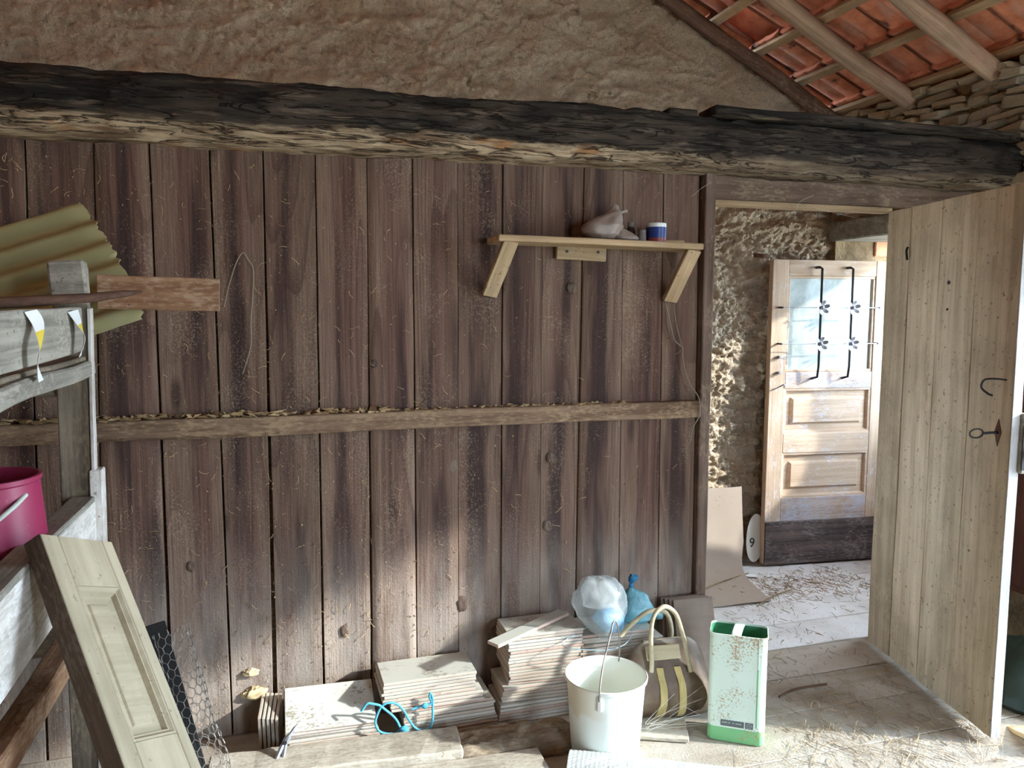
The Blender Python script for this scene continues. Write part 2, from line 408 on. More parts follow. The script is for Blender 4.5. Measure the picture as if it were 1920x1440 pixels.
t = NT('dusty_floor_wood', 0.9, 0.12)
n = t.noise(t.co((1.6, 30, 30)), 1, 5, 0.6, 0.5); dn = t.noise(t.co(rnd=False), 3.0, 5, 0.65); fn = t.noise(t.co(rnd=False), 120, 3, 0.65)
c = t.mix(t.ss(n, 0.3, 0.7), (0.25, 0.20, 0.145), (0.40, 0.335, 0.255))
c = t.mix(t.ss(dn, 0.30, 0.62, 0.1, 0.85), c, (0.46, 0.42, 0.36))
c = t.mix(t.ss(fn, 0.58, 0.72, 0, 0.55), c, (0.20, 0.15, 0.10))
c = t.mix(t.ss(t.noise(t.co(rnd=False), 14, 5, 0.7), 0.60, 0.72, 0, 0.6), c, (0.17, 0.125, 0.085))
t.color(t.hue(c, 0.08)); t.bump(t.math('ADD', fn, dn), 0.5, 0.006)
M_FLOOR = t.m
t = NT('daylit_dusty_floor', 0.9, 0.12)  # passage floor: extra paleness stands in for daylight, over real dust
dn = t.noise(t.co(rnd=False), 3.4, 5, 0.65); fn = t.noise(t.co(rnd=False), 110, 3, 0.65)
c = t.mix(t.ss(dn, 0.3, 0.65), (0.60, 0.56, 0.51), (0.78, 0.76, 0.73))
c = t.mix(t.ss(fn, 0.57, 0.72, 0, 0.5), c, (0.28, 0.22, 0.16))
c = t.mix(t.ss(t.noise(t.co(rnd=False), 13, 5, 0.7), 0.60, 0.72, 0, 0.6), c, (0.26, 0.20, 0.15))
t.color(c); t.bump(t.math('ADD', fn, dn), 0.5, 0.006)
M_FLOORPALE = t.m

# glazed wall tiles: cream glaze on the flat faces, raw clay at the edges, fallen grit on top
t = NT('glazed_tile', 0.35, 0.4)
nz = t.math('ABSOLUTE', t.nrm(2, 'Normal'))
nzobj = t.nrm(2, 'Normal')
rawc = t.ramp(t.oi.outputs['Random'], [(0.0, (0.46, 0.36, 0.28)), (0.45, (0.54, 0.48, 0.40)), (0.7, (0.50, 0.32, 0.25)), (1.0, (0.56, 0.53, 0.46))])
gl = t.mix(t.noise(t.co(), 8, 3), (0.45, 0.45, 0.39), (0.52, 0.53, 0.47))
sp = t.math('MULTIPLY', t.noise(t.co((1, 2.2, 1)), 60, 3, 0.65), t.noise(t.co(), 9, 3))
gl = t.mix(t.ss(sp, 0.30, 0.37, 0, 0.75), gl, (0.20, 0.16, 0.11))
c = t.mix(t.ss(nz, 0.6, 0.8), t.mix(t.ss(t.noise(t.co(), 70, 3), 0.62, 0.70, 0, 0.5), rawc, (0.2, 0.16, 0.12)), gl)
t.color(c)
M_GLAZE = t.m

t = NT('white_bucket_plastic', 0.38, 0.4)
z = t.obj(2); n = t.noise(t.co(rnd=False), 9, 4); ang = t.obj(0)
c = t.mix(t.ss(t.noise(t.co(rnd=False), 4, 3), 0.3, 0.7), (0.78, 0.84, 0.79), (0.83, 0.88, 0.84))
st = t.math('MULTIPLY', t.ss(ang, -0.135, -0.03, 1.0, 0.0), t.ss(t.math('ADD', z, t.math('MULTIPLY_ADD', n, 0.14, -0.07)), 0.165, 0.185))
c = t.mix(t.math('MULTIPLY', st, 0.5), c, (0.62, 0.50, 0.26))
c = t.mix(t.ss(t.noise(t.co((1, 1, 2), rnd=False), 26, 5, 0.7), 0.66, 0.72, 0, 0.55), c, (0.34, 0.29, 0.2))
t.color(c)
M_BUCKET = t.m
M_CLAYBACK = wood('raw_tile_back', (0.19, 0.145, 0.115), (0.27, 0.215, 0.175), 'X', (0.2, 0.17, 0.14), 0.2, bump=0.1, fine=0.4)

t = NT('magenta_plastic', 0.42, 0.35)
c = t.mix(t.noise(t.co(rnd=False), 6, 3), (0.24, 0.016, 0.060), (0.32, 0.028, 0.085)); t.color(t.mix(t.ss(t.noise(t.co(rnd=False), 90, 3), 0.6, 0.75, 0, 0.25), c, (0.42, 0.22, 0.2)))
M_MAGENTA = t.m
M_HANDLE = plain('pale_plastic_handle', (0.50, 0.53, 0.46), 0.5)
M_WIRE = plain('grey_wire', (0.30, 0.28, 0.25), 0.5, 0.6)
M_IRON = plain('black_iron', (0.035, 0.032, 0.034), 0.55, 0.6)
M_RUST = wood('rusty_iron', (0.07, 0.04, 0.03), (0.16, 0.09, 0.06), 'X')
M_STEEL = plain('bluish_steel', (0.36, 0.38, 0.44), 0.45, 0.7)
M_OLDSTEEL = plain('dull_grey_steel', (0.17, 0.17, 0.18), 0.6, 0.4)

t = NT('green_tin_paint', 0.42, 0.4)
z = t.obj(2)
n = t.noise(t.co(rnd=False), 11, 4, 0.6); f = t.noise(t.co(rnd=False), 120, 3, 0.65)
c = t.mix(n, (0.54, 0.66, 0.57), (0.62, 0.72, 0.64))
c = t.mix(t.math('LESS_THAN', z, 0.052), c, (0.18, 0.46, 0.21))
ru = t.math('MULTIPLY', t.noise(t.co(rnd=False), 7, 3), f)
c = t.mix(t.ss(ru, 0.285, 0.345, 0, 0.85), c, (0.36, 0.235, 0.12))
t.color(c)
M_TIN = t.m
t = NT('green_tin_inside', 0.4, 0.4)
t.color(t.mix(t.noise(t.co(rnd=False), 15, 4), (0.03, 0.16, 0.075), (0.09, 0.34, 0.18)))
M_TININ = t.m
M_TINSTRAP = plain('tin_strap_paint', (0.62, 0.70, 0.68), 0.45)
M_LABEL = plain('tin_label_grey', (0.11, 0.13, 0.13), 0.5)
M_LABELINK = plain('tin_label_print', (0.45, 0.50, 0.47), 0.5)

t = NT('worn_leather', 0.55, 0.35)
n = t.noise(t.co(rnd=False), 7, 5, 0.6)
c = t.mix(t.ss(n, 0.35, 0.65), (0.105, 0.068, 0.042), (0.19, 0.14, 0.098))
c = t.mix(t.ss(t.math('MULTIPLY', t.noise(t.co(rnd=False), 12, 4), t.nrm(2)), 0.22, 0.50, 0, 0.6), c, (0.36, 0.34, 0.29))
c = t.mix(t.ss(t.noise(t.co(rnd=False), 5, 3), 0.56, 0.66, 0, 0.85), c, (0.06, 0.05, 0.045))
t.color(c); t.bump(t.noise(t.co(rnd=False), 130, 3), 0.3, 0.002)
M_LEATHER = t.m
M_STRIPE = wood('yellow_leather_stripe', (0.42, 0.33, 0.13), (0.56, 0.46, 0.22), 'Z')
M_HANDLECREAM = wood('cream_leather_handle', (0.46, 0.39, 0.24), (0.60, 0.54, 0.38), 'X', bump=0.2)

def film(name, col, alpha, rough=0.25):
    t = NT(name, rough, 0.5); t.color(t.mix(t.noise(t.co(rnd=False), 22, 4), [x * 0.85 for x in col], col))
    t.b.inputs['Alpha'].default_value = alpha
    fr = t.t.nodes.new('ShaderNodeLayerWeight'); fr.inputs[0].default_value = 0.35
    t.put(t.b.inputs['Alpha'], t.math('ADD', alpha, t.math('MULTIPLY', fr.outputs['Facing'], 0.45), clamp=True))
    t.bump(t.noise(t.co(rnd=False), 30, 4, 0.6, 1.2), 0.5, 0.01)
    return t.m
M_FILM = film('clear_plastic_film', (0.68, 0.74, 0.72), 0.18)
M_FILMBLUE = film('blue_plastic_film', (0.26, 0.50, 0.70), 0.85)
M_FILMTEAL = film('teal_plastic_film', (0.12, 0.31, 0.36), 0.93, 0.4)
M_FILMKNOT = plain('dark_blue_plastic', (0.02, 0.12, 0.22), 0.4)
M_FILMBEIGE = film('beige_plastic_film', (0.27, 0.21, 0.17), 0.9, 0.45)
M_CORD = plain('pale_blue_cord', (0.30, 0.42, 0.48), 0.6)
M_ROPE = plain('blue_rope', (0.085, 0.36, 0.52), 0.6)
t = NT('cardboard', 0.9, 0.1)
c = t.mix(t.noise(t.co(rnd=False), 5, 4), (0.34, 0.27, 0.215), (0.42, 0.345, 0.28)); t.color(t.mix(t.ss(t.noise(t.co(rnd=False), 80, 3), 0.66, 0.72, 0, 0.6), c, (0.2, 0.14, 0.1)))
M_CARD = t.m
t = NT('woven_cotton', 0.95, 0.05)
c = t.mix(t.noise(t.co((3, 60, 60), rnd=False), 1.0, 3), (0.36, 0.39, 0.37), (0.60, 0.63, 0.61)); t.color(c); t.bump(t.noise(t.co((8, 160, 160), rnd=False), 1.0, 3), 0.8, 0.004)
M_WOVEN = t.m
t = NT('fibre_sheet', 0.55, 0.3)
c = t.mix(t.noise(t.co(rnd=False), 3.5, 4), (0.25, 0.215, 0.09), (0.34, 0.305, 0.155)); c = t.mix(t.ss(t.noise(t.co(rnd=False), 2.2, 3), 0.58, 0.70, 0, 0.6), c, (0.40, 0.45, 0.36))
t.color(t.mix(t.ss(t.noise(t.co(rnd=False), 60, 4, 0.7), 0.63, 0.72, 0, 0.6), c, (0.16, 0.14, 0.08)))
M_SHEET = t.m
t = NT('dirty_glass', 0.12, 0.5)
t.color(t.mix(t.noise(t.co((1, 1, 0.6), rnd=False), 9, 4), (0.60, 0.70, 0.68), (0.74, 0.84, 0.86)))
t.put(t.b.inputs['Alpha'], t.ss(t.noise(t.co(rnd=False), 7, 5, 0.65), 0.25, 0.7, 0.42, 0.85))
M_GLASS = t.m
M_PAPER = plain('white_paper', (0.72, 0.73, 0.72), 0.8)
M_YELLOW = plain('yellow_print', (0.72, 0.55, 0.06), 0.7)
M_ENAMEL = plain('white_enamel', (0.62, 0.58, 0.52), 0.4)
M_INK = plain('black_print', (0.03, 0.03, 0.03), 0.6)
M_CANBLUE = plain('navy_paint', (0.015, 0.035, 0.16), 0.35)
M_CANWHITE = plain('white_paint', (0.60, 0.62, 0.60), 0.35)
M_CANRED = plain('dull_red_paint', (0.20, 0.035, 0.035), 0.4)
M_BROWNGLASS = plain('dark_brown_glass', (0.02, 0.012, 0.008), 0.2)
M_CAP = plain('grey_cap', (0.15, 0.13, 0.12), 0.5)
M_MAROON = wood('maroon_panel', (0.045, 0.018, 0.015), (0.075, 0.03, 0.025), 'Z', var=0.03, bump=0.1)
M_SACK = plain('dark_green_sack', (0.012, 0.022, 0.018), 0.8)
M_STRAW = wood('straw', (0.20, 0.135, 0.07), (0.46, 0.35, 0.21), 'X', var=0.02)
M_GRIT = wood('wall_grit', (0.26, 0.17, 0.085), (0.52, 0.38, 0.21), 'X', var=0.02, fine=2)
M_NEST = wood('mud_nest', (0.40, 0.30, 0.16), (0.62, 0.50, 0.30), 'X')
M_WEB = plain('cobweb', (0.55, 0.53, 0.48), 0.8)
M_GROUND = wood('yard_ground', (0.50, 0.45, 0.37), (0.66, 0.61, 0.52), 'X')
M_TWINE = plain('pale_twine', (0.24, 0.195, 0.145), 0.9)

D = 2.80   # face of the plank wall
# ================================================================== STRUCTURE
# ---- floor: old boards under dust
fl = empty('floor', (0, 0, 0), label='dusty wooden board floor strewn with straw', cat='floor', kind='structure')
y = -2.6; i = 0
while y < 4.0:
    w = 0.235 + 0.03 * R.random()
    x0 = -2.0; jo = R.uniform(-0.6, 2.6)
    for a, b in ((x0, jo), (jo, 3.75)):
        if b - a < 0.05: continue
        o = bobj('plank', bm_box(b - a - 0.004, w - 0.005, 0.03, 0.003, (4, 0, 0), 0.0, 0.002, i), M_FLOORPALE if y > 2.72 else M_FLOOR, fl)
        o.location = ((a + b) / 2, y + w / 2, -0.0165 + R.uniform(-0.001, 0.001)); o.rotation_euler = (R.uniform(-.004, .004), 0, 0); i += 1
    y += w
bobj('joist_bed', bm_box(5.9, 7.0, 0.06, c=(0.9, 0.7, -0.075)), M_MORTAR, fl)

# ---- back wall (rough render) with gable
ridge_x, ridge_z = 0.4, 3.119 + (2.013 - 0.4) * 0.513
def roof_z(x): return ridge_z - abs(x - ridge_x) * 0.513
def render_wall():
    xs = np.arange(-2.0, 3.66, 0.0085); zs = np.arange(-0.05, 4.05, 0.0085)
    X, Z = np.meshgrid(xs, zs, indexing='ij')
    a = fbm(X * 8 + Z * 2.5, Z * 19 - X * 3, 5, 3, 0.6); b = 1 - np.abs(2 * fbm(X * 40, Z * 48, 3, 9, 0.65) - 1) * 1.6; cc = fbm(X * 1.6, Z * 1.6, 3, 21)
    h = (a - 0.5) * 0.105 + (b - 0.5) * 0.026 + (cc - 0.5) * 0.07
    Y = 3.955 - h
    hole = (X[:-1, :-1] > -0.6) & (X[:-1, :-1] < 0.9) & (Z[:-1, :-1] > 0.7) & (Z[:-1, :-1] < 1.75)  # unseen opening added to brighten the passage and gable
    keep = ~hole & (Z[:-1, :-1] < np.minimum(ridge_z - np.abs(X[:-1, :-1] - ridge_x) * 0.513 + 0.03, 9))
    wl = empty('wall_back', label='rough earth coloured rendered gable wall behind the plank partition', cat='wall', kind='structure')
    np_mesh('render', np.stack([X, Y, Z], -1).reshape(-1, 3), grid_quads(len(xs), len(zs), keep), M_RENDER, wl)
    pr = [(-2.4, -0.1), (4.0, -0.1), (4.0, roof_z(4.0)), (ridge_x, roof_z(ridge_x)), (-2.4, roof_z(-2.4))]
    bmw = bmesh.new(); zz = 1.75
    for x0, x1, z0, z1 in ((-2.4, -0.6, -0.1, zz), (0.9, 4.0, -0.1, zz), (-0.6, 0.9, -0.1, 0.7)): bm_box(x1 - x0, 0.43, z1 - z0, c=((x0 + x1) / 2, 4.235, (z0 + z1) / 2), bm=bmw)
    bobj('wall_core', bmw, M_MORTAR, wl)
    pr = [(-2.4, zz), (4.0, zz), (4.0, roof_z(4.0)), (ridge_x, roof_z(ridge_x)), (-2.4, roof_z(-2.4))]
    V = [(x, 4.02, z) for x, z in pr] + [(x, 4.45, z) for x, z in pr]
    F = [(0, 1, 2, 3, 4), (9, 8, 7, 6, 5)] + [(k, k + 5, (k + 1) % 5 + 5, (k + 1) % 5) for k in range(5)]
    mesh('gable_core', V, F, M_MORTAR, wl)
render_wall()

# ---- right wall with the two door openings, stones set in the parts that show
wr = empty('wall_right', label='thin bedded schist stone wall under the eaves', cat='wall', kind='structure')
XR0, XR1 = 3.14, 3.66
O1 = (2.95, 3.90, 1.90); O2 = (0.30, 1.78, 2.16)
bm = bmesh.new()
def wb(y0, y1, z0, z1): bm_box(XR1 - XR0, y1 - y0, z1 - z0, c=((XR0 + XR1) / 2, (y0 + y1) / 2, (z0 + z1) / 2), bm=bm)
wb(-2.9, O2[0], -0.1, 2.56); wb(O2[1], O1[0], -0.1, 2.56); wb(O1[1], 4.45, -0.1, 2.56)
wb(O2[0], O2[1], O2[2], 2.56); wb(O1[0], O1[1], O1[2], 2.04); wb(O1[0], O1[1], 2.40, 2.56)  # gap above the passage lintel: unseen opening added to brighten the gable
bobj('masonry', bm, M_MORTAR, wr)
for o_, nm in ((O1, 'lintel'), (O2, 'lintel')):
    l = bobj(nm, bm_box(0.54, o_[1] - o_[0] + 0.3, 0.11, 0.008, (0, 4, 0), 0.004, 0.004, 5), M_GREYWOOD, wr); l.location = (3.39, (o_[0] + o_[1]) / 2 - 0.1, o_[2] + 0.055 - 0.004)
stone_meshes = []
for k in range(14):
    bmx = bmesh.new(); bmesh.ops.create_cube(bmx, size=1.0)
    bmesh.ops.bevel(bmx, geom=bmx.edges[:], offset=0.16, segments=1, profile=0.6, affect='EDGES')
    rr = random.Random(100 + k); off = Vector((rr.random() * 40, rr.random() * 40, 3))
    for v in bmx.verts: v.co += mnoise.noise_vector(v.co * 1.7 + off) * 0.17
    me = bpy.data.meshes.new('stone'); bm_n = bmx; bmesh.ops.recalc_face_normals(bmx, faces=bmx.faces[:]); bmx.to_mesh(me); bmx.free(); me.materials.append(M_STONE); stone_meshes.append(me)
def stones(y0, y1, z0, z1, zt=None):
    z = z0
    while z < z1:
        h = R.uniform(0.022, 0.062); yy = y0 + R.uniform(-0.1, 0)
        while yy < y1:
            w = R.uniform(0.07, 0.23)
            if R.random() < 0.93:
                o = bpy.data.objects.new('stone', R.choice(stone_meshes)); link(o, wr)
                o.location = (XR0 + R.uniform(-0.004, 0.03), yy + w / 2, z + h / 2 + R.uniform(-.006, .006))
                o.scale = (R.uniform(0.10, 0.15), w * 0.97, h * R.uniform(0.8, 1.05)); o.rotation_euler = (R.uniform(-0.12, 0.12), R.uniform(-.08, .08), R.uniform(-0.07, 0.07))
            yy += w
        z += h * 1.02
stones(2.30, 3.93, 2.06, 2.56)
stones(2.35, 2.78, 1.15, 2.06)

# ---- other sides of the room
wlft = empty('wall_left', label='rendered wall behind the rack', cat='wall', kind='structure')
bobj('masonry', bm_box(0.4, 7.4, 2.9, c=(-2.15, 0.75, 1.35)), M_RENDER, wlft)
wf = empty('wall_front', label='rendered gable wall behind the camera', cat='wall', kind='structure')
FO = (1.9, 3.0, 2.45)  # unseen opening added behind the camera for fill light
bm = bmesh.new()
bm_box(FO[0] + 2.35, 0.4, 4.2, c=((FO[0] - 2.35) / 2, -2.85, 2.0), bm=bm); bm_box(3.85 - FO[1], 0.4, 4.2, c=((3.85 + FO[1]) / 2, -2.85, 2.0), bm=bm)
bm_box(FO[1] - FO[0], 0.4, 4.1 - FO[2], c=((FO[0] + FO[1]) / 2, -2.85, (4.1 + FO[2]) / 2), bm=bm)
bobj('masonry', bm, M_RENDER, wf)

# ---- plank partition
pw = empty('wall_partition', (0, D, 0), label='partition of wide vertical brown planks below the old beam', cat='wall', kind='structure')
seams = [(-1.96, -1.97), (-1.78, -1.79), (-1.60, -1.61), (-1.43, -1.43), (-1.26, -1.27), (-1.09, -1.10), (-0.91, -0.93), (-0.73, -0.762), (-0.537, -0.586), (-0.377, -0.375), (-0.197, -0.183), (-0.030, -0.037), (0.139, 0.132), (0.313, 0.305),
         (0.471, 0.473), (0.634, 0.632), (0.802, 0.798), (0.956, 0.955), (1.120, 1.103), (1.279, 1.292), (1.450, 1.467), (1.606, 1.626)]
gaps = {9: (.004, .012), 10: (.006, .006), 11: (.003, .016), 12: (.003, .008), 13: (.002, .010), 14: (.003, .004), 7: (.005, .008), 8: (.004, .006)}
def wall_plank(k, t0, b0, t1, b1, z0=0.0, z1=2.06, g0=(.002, .003), g1=(.002, .003)):
    L0, L1, B0, B1 = t0 + g0[0] / 2, t1 - g1[0] / 2, b0 + g0[1] / 2, b1 - g1[1] / 2
    n = 26; nx = 5; zc = (z0 + z1) / 2; xc = (L0 + L1 + B0 + B1) / 4
    rr = random.Random(k * 3 + 1); lift = rr.uniform(-0.004, 0.004); cup = rr.uniform(-0.003, 0.004)
    V, F = [], []
    for i in range(n + 1):
        s = i / n; zz = z0 + (z1 - z0) * s
        xl = B0 + (L0 - B0) * s + 0.0016 * mnoise.noise((zz * 4, k * 7.1, 1)); xr = B1 + (L1 - B1) * s + 0.0016 * mnoise.noise((zz * 4, k * 7.1, 9))
        prof = [(xl, 0.022), (xl, 0.002)] + [(xl + (xr - xl) * q / nx, -cup * (1 - (2 * q / nx - 1) ** 2)) for q in range(nx + 1)] + [(xr, 0.002), (xr, 0.022)]
        prof[2] = (xl + 0.0015, 0); prof[2 + nx] = (xr - 0.0015, 0)
        bow = 0.004 * mnoise.noise((zz * 1.3, k * 3.3, 4)) + lift
        for x, yv in prof: V.append((x - xc, yv + bow, zz - zc))
    m = nx + 5
    for i in range(n):
        for q in range(m):
            a, b = i * m + q, i * m + (q + 1) % m; F.append((a, b, b + m, a + m))
    F.append(tuple(range(m))[::-1]); F.append(tuple(n * m + q for q in range(m)))
    mesh('plank', V, F, M_PLANK, pw, 50, (xc, 0, zc))
for k in range(len(seams) - 1):
    (t0, b0), (t1, b1) = seams[k], seams[k + 1]
    wall_plank(k, t0, b0, t1, b1, g0=gaps.get(k, (.002, .003)), g1=gaps.get(k + 1, (.002, .003)))
def knot(x, z, r, k):
    V, F = [(0, -0.0048, 0)], []
    n = 16
    for q, (f_, y_) in enumerate(((0.45, -0.0052), (0.9, -0.0046), (1.25, 0.002))):
        for i in range(n):
            a = 2 * math.pi * i / n; w = 1 + 0.30 * mnoise.noise((math.cos(a) * 1.6, math.sin(a) * 1.6, k * 3.3)) + 0.12 * mnoise.noise((math.cos(a) * 5, math.sin(a) * 5, k))
            V.append((r * f_ * w * math.cos(a) * 0.9, y_, r * f_ * w * math.sin(a) * 1.15))
    for i in range(n):
        j = (i + 1) % n; F.append((0, 1 + i, 1 + j)); F.append((1 + i, 1 + n + i, 1 + n + j, 1 + j)); F.append((1 + n + i, 1 + 2 * n + i, 1 + 2 * n + j, 1 + n + j))
    o = mesh('knot', V, F, M_KNOT, pw, 50); o.location = (x, 0, z)
for k, (x, z, r) in enumerate(((0.566, 1.972, 0.020), (0.545, 1.342, 0.021), (0.565, 0.885, 0.030), (0.612, 0.915, 0.022), (0.39, 0.86, 0.014), (0.998, 0.925, 0.017), (0.985, 0.66, 0.016), (0.780, 0.262, 0.018), (0.645, 0.385, 0.022), (1.075, 1.575, 0.016), (-0.30, 0.62, 0.016), (0.21, 0.33, 0.016), (0.33, 1.30, 0.014), (1.37, 1.07, 0.013))): knot(x, z, r, k)
bobj('backing_board', bm_box(3.66, 0.012, 2.06, c=(-0.165, 0.036, 1.03)), M_BATTEN, pw)
o = bobj('post', bm_box(0.046, 0.085, 2.06, 0.004, (0, 0, 12), 0.001, 0.003, 3), M_FRAMEZ, pw); o.location = (1.642, 0.012, 1.03)
o = bobj('header_board', bm_box(1.47, 0.03, 0.13, 0.003, (6, 0, 0), 0.001, 0.002, 8), M_FRAME, pw); o.location = (2.40, 0.012, 1.998)
for k, (a, b) in enumerate(((2.64, 2.78), (2.782, 2.95), (2.952, 3.13))): wall_plank(60 + k, a, a, b, b, 0.0, 1.93)

tr = empty('trim_1', (0, D, 0), label='thin dusty frame strip around the partition doorway', cat='door frame', kind='structure')
o = bobj('head_strip', bm_box(0.88, 0.055, 0.022, 0.003, (4, 0, 0), 0.001), M_SHELF, tr); o.location = (2.10, 0.03, 1.921)
o = bobj('jamb_strip', bm_box(0.05, 0.06, 1.93, 0.003, (0, 0, 6), 0.001), M_FRAMEZ, tr); o.location = (2.615, 0.045, 0.965)

# horizontal ledge batten on the planks
lb = empty('ledge_batten', (0, D, 0), label='long dusty horizontal batten nailed across the brown planks', cat='batten')
st = stick('batten', (-1.90, -0.026, 1.096), (1.615, -0.026, 1.103), 0.066, 0.046, (0, 0, 1), M_BATTEN, lb, 0.004, 24, 0.002, 0.005, 4)
g = Geo()
for k in range(700):
    x = R.uniform(-1.2, 1.3); w = R.uniform(.006, .022) * (1.5 if x < 0.4 else 0.8)
    p = Vector((x, -R.uniform(.004, .046), 1.130 + R.uniform(-0.002, 0.006))); V = [p + Vector((R.uniform(-1, 1) * w, R.uniform(-1, 1) * w * .6, R.uniform(-0.2, 0.9) * w * .7)) for _ in range(4)]
    g.add((V, [(0, 1, 2), (0, 2, 3), (0, 3, 1), (1, 3, 2)]))
tag(g.build('debris', M_GRIT, lb), kind='stuff')

# ---- beam
def build_beam():
    L0, L1 = -1.96, 3.16; nx, nc = 420, 40; V = np.zeros((nx, nc, 3)); Hh, Tt = 0.205, 0.19
    # closed section: front face (-y), bottom, back, top
    sec = []
    for q in range(nc):
        s = q / nc * 4
        if s < 1.6: sec.append((-1, 1 - 2 * s / 1.6))
        elif s < 2.4: sec.append((-1 + 2 * (s - 1.6) / 0.8, -1))
        elif s < 3.2: sec.append((1, -1 + 2 * (s - 2.4) / 0.8))
        else: sec.append((1 - 2 * (s - 3.2) / 0.8, 1))
    sec = np.array(sec); xs = np.linspace(L0, L1, nx)
    X = np.repeat(xs[:, None], nc, 1); A = np.repeat(np.arange(nc)[None, :], nx, 0) * 1.0
    y = sec[None, :, 0] * Tt / 2; z = sec[None, :, 1] * Hh / 2
    d = (fbm(X * 3.0, A * 0.22, 4, 31) - 0.5) * 0.030 + (fbm(X * 14, A * 0.55, 3, 41) - 0.5) * 0.026
    # the lower front edge is eaten away into a soft chamfer
    fr = np.clip((0.15 - sec[None, :, 1]) / 1.15, 0, 1) * np.clip((0.9 - sec[None, :, 0]) / 1.9, 0, 1)
    er = fr ** 1.6 * (0.022 + 0.034 * fbm(X * 2.2, X * 0 + 2.0, 3, 57))
    rr = 1 - 0.05 * (np.abs(sec[None, :, 0]) * np.abs(sec[None, :, 1])) ** 6
    Y = (y * rr) + sec[None, :, 0] * d + er * 0.9; Z = z * rr + sec[None, :, 1] * d * 0.6 + er * 0.45 * (sec[None, :, 1] < 0.2)
    Z += 0.006 * np.sin(X * 1.1)
    P = np.stack([X, Y, Z], -1).reshape(-1, 3)
    i, j = np.meshgrid(np.arange(nx - 1), np.arange(nc), indexing='ij'); j2 = (j + 1) % nc
    Q = np.stack([i * nc + j, (i + 1) * nc + j, (i + 1) * nc + j2, i * nc + j2], -1).reshape(-1, 4)
    o = np_mesh('beam', P, Q, M_BEAM); o.location = (0, 2.775, 2.112)
    tag(o, 'massive sooty old beam with pale worm-eaten lower edge above the planks', 'beam')
    return o
build_beam()
# loose boards lying along the top of the beam
o = stick('top_board', (1.58, 2.72, 2.235), (3.05, 2.72, 2.232), 0.035, 0.13, (0, 0, 1), M_BEAM, None, 0.004, 10, 0.003, 0.006, 12)
tag(o, 'charred flat board lying on top of the beam below the rafters', 'board')
o = stick('wood_offcut', (1.40, 2.71, 2.224), (1.52, 2.71, 2.224), 0.022, 0.07, (0, 0, 1), M_BEAM, None, 0.004, 3, 0.002, 0.002, 13)
tag(o, 'small dark wood offcut lying alone on top of the beam', 'wood offcut')

# ---- roof
al = math.atan(0.513); U = Vector((math.cos(al), 0, -math.sin(al))); NN = Vector((math.sin(al), 0, math.cos(al)))
P0 = Vector((2.013, 3.9, 3.119))
rf = empty('ceiling', label='underside of the pole rafter roof with red clay tiles', cat='roof', kind='structure')
def pole(y, s0, s1, r0, r1, mat, seed, dy=0.0):
    pts = []; n = 22
    for k in range(n + 1):
        s = s0 + (s1 - s0) * k / n
        pts.append(Vector((P0.x, y + dy * (k / n), P0.z)) + U * s + Vector((0, 1, 0)) * 0.016 * mnoise.noise((s * 1.9, seed, 0)) + NN * 0.010 * mnoise.noise((s * 1.9, seed, 5)))
    rs = [(r0 + (r1 - r0) * k / n) * (1 + 0.10 * mnoise.noise((k * 0.5, seed, 3))) for k in range(n + 1)]
    V, F = tube_geo(pts, rs, 12); mid = (pts[0] + pts[-1]) / 2
    o = mesh('rafter', V, F, mat, rf, 60)
    # keep grain running along the pole: bake into a local frame
    m = Matrix((U, Vector((0, 1, 0)), U.cross(Vector((0, 1, 0))))).transposed().to_4x4(); m.translation = mid
    o.data.transform(m.inverted()); o.matrix_local = m
pole(3.885, -1.75, 1.27, 0.036, 0.040, M_POLEDARK, 1)
pole(3.37, -1.75, 1.30, 0.042, 0.046, M_POLE, 2)
pole(2.86, -1.75, 1.27, 0.042, 0.047, M_POLE, 3)
for k in range(8): pole(2.34 - 0.53 * k, -1.75, 1.27, 0.042, 0.046, M_POLE, 4 + k)
rows = [1.20 - 0.302 * k for k in range(10)]
for k, s in enumerate(rows):
    c0 = P0 + U * s + NN * 0.058
    stick('roof_batten', (c0.x, 4.0, c0.z), (c0.x, -2.6, c0.z), 0.026, 0.046, NN, M_LATH, rf, 0.002, 14, 0.0015, 0.006, 30 + k)
# interlocking clay tile: local x across (0.235), y down the slope (0.385), ribbed underside
def tile_mesh():
    nx, ny = 24, 6; V, F = [], []
    W2, L2 = 0.244, 0.385
    def prof(u):
        h = 0.0
        for c_, w_, a_ in ((0.06, 0.05, 0.014), (0.5, 0.05, 0.006), (0.94, 0.05, 0.016), (0.28, 0.20, -0.005), (0.72, 0.20, -0.005)):
            h += a_ * math.exp(-((u - c_) / w_) ** 2)
        return h
    for i in range(nx + 1):
        u = i / nx
        for j in range(ny + 1):
            v = j / ny; zz = prof(u) + (0.014 if v > 0.9 else 0) * -1 + (-0.010 if v < 0.08 else 0)
            V.append(((u - .5) * W2, (v - .5) * L2, zz))
    for i in range(nx + 1):
        u = i / nx
        for j in range(ny + 1): V.append(((u - .5) * W2, (j / ny - .5) * L2, prof(u) + 0.018))
    m = ny + 1; N0 = (nx + 1) * m
    for i in range(nx):
        for j in range(ny):
            a = i * m + j; F.append((a, a + 1, a + m + 1, a + m)); F.append((N0 + a, N0 + a + m, N0 + a + m + 1, N0 + a + 1))
    for i in range(nx):
        a = i * m; F.append((a, a + m, N0 + a + m, N0 + a)); a = i * m + ny; F.append((a, N0 + a, N0 + a + m, a + m))
    for j in range(ny):
        a = j; F.append((a, N0 + a, N0 + a + 1, a + 1)); a = nx * m + j; F.append((a, a + 1, N0 + a + 1, N0 + a))
    me = bpy.data.meshes.new('roof_tile'); me.from_pydata(V, [], F); me.materials.append(M_TILE); smooth(me, 30); return me
TM = tile_mesh()
tilt = 0.055
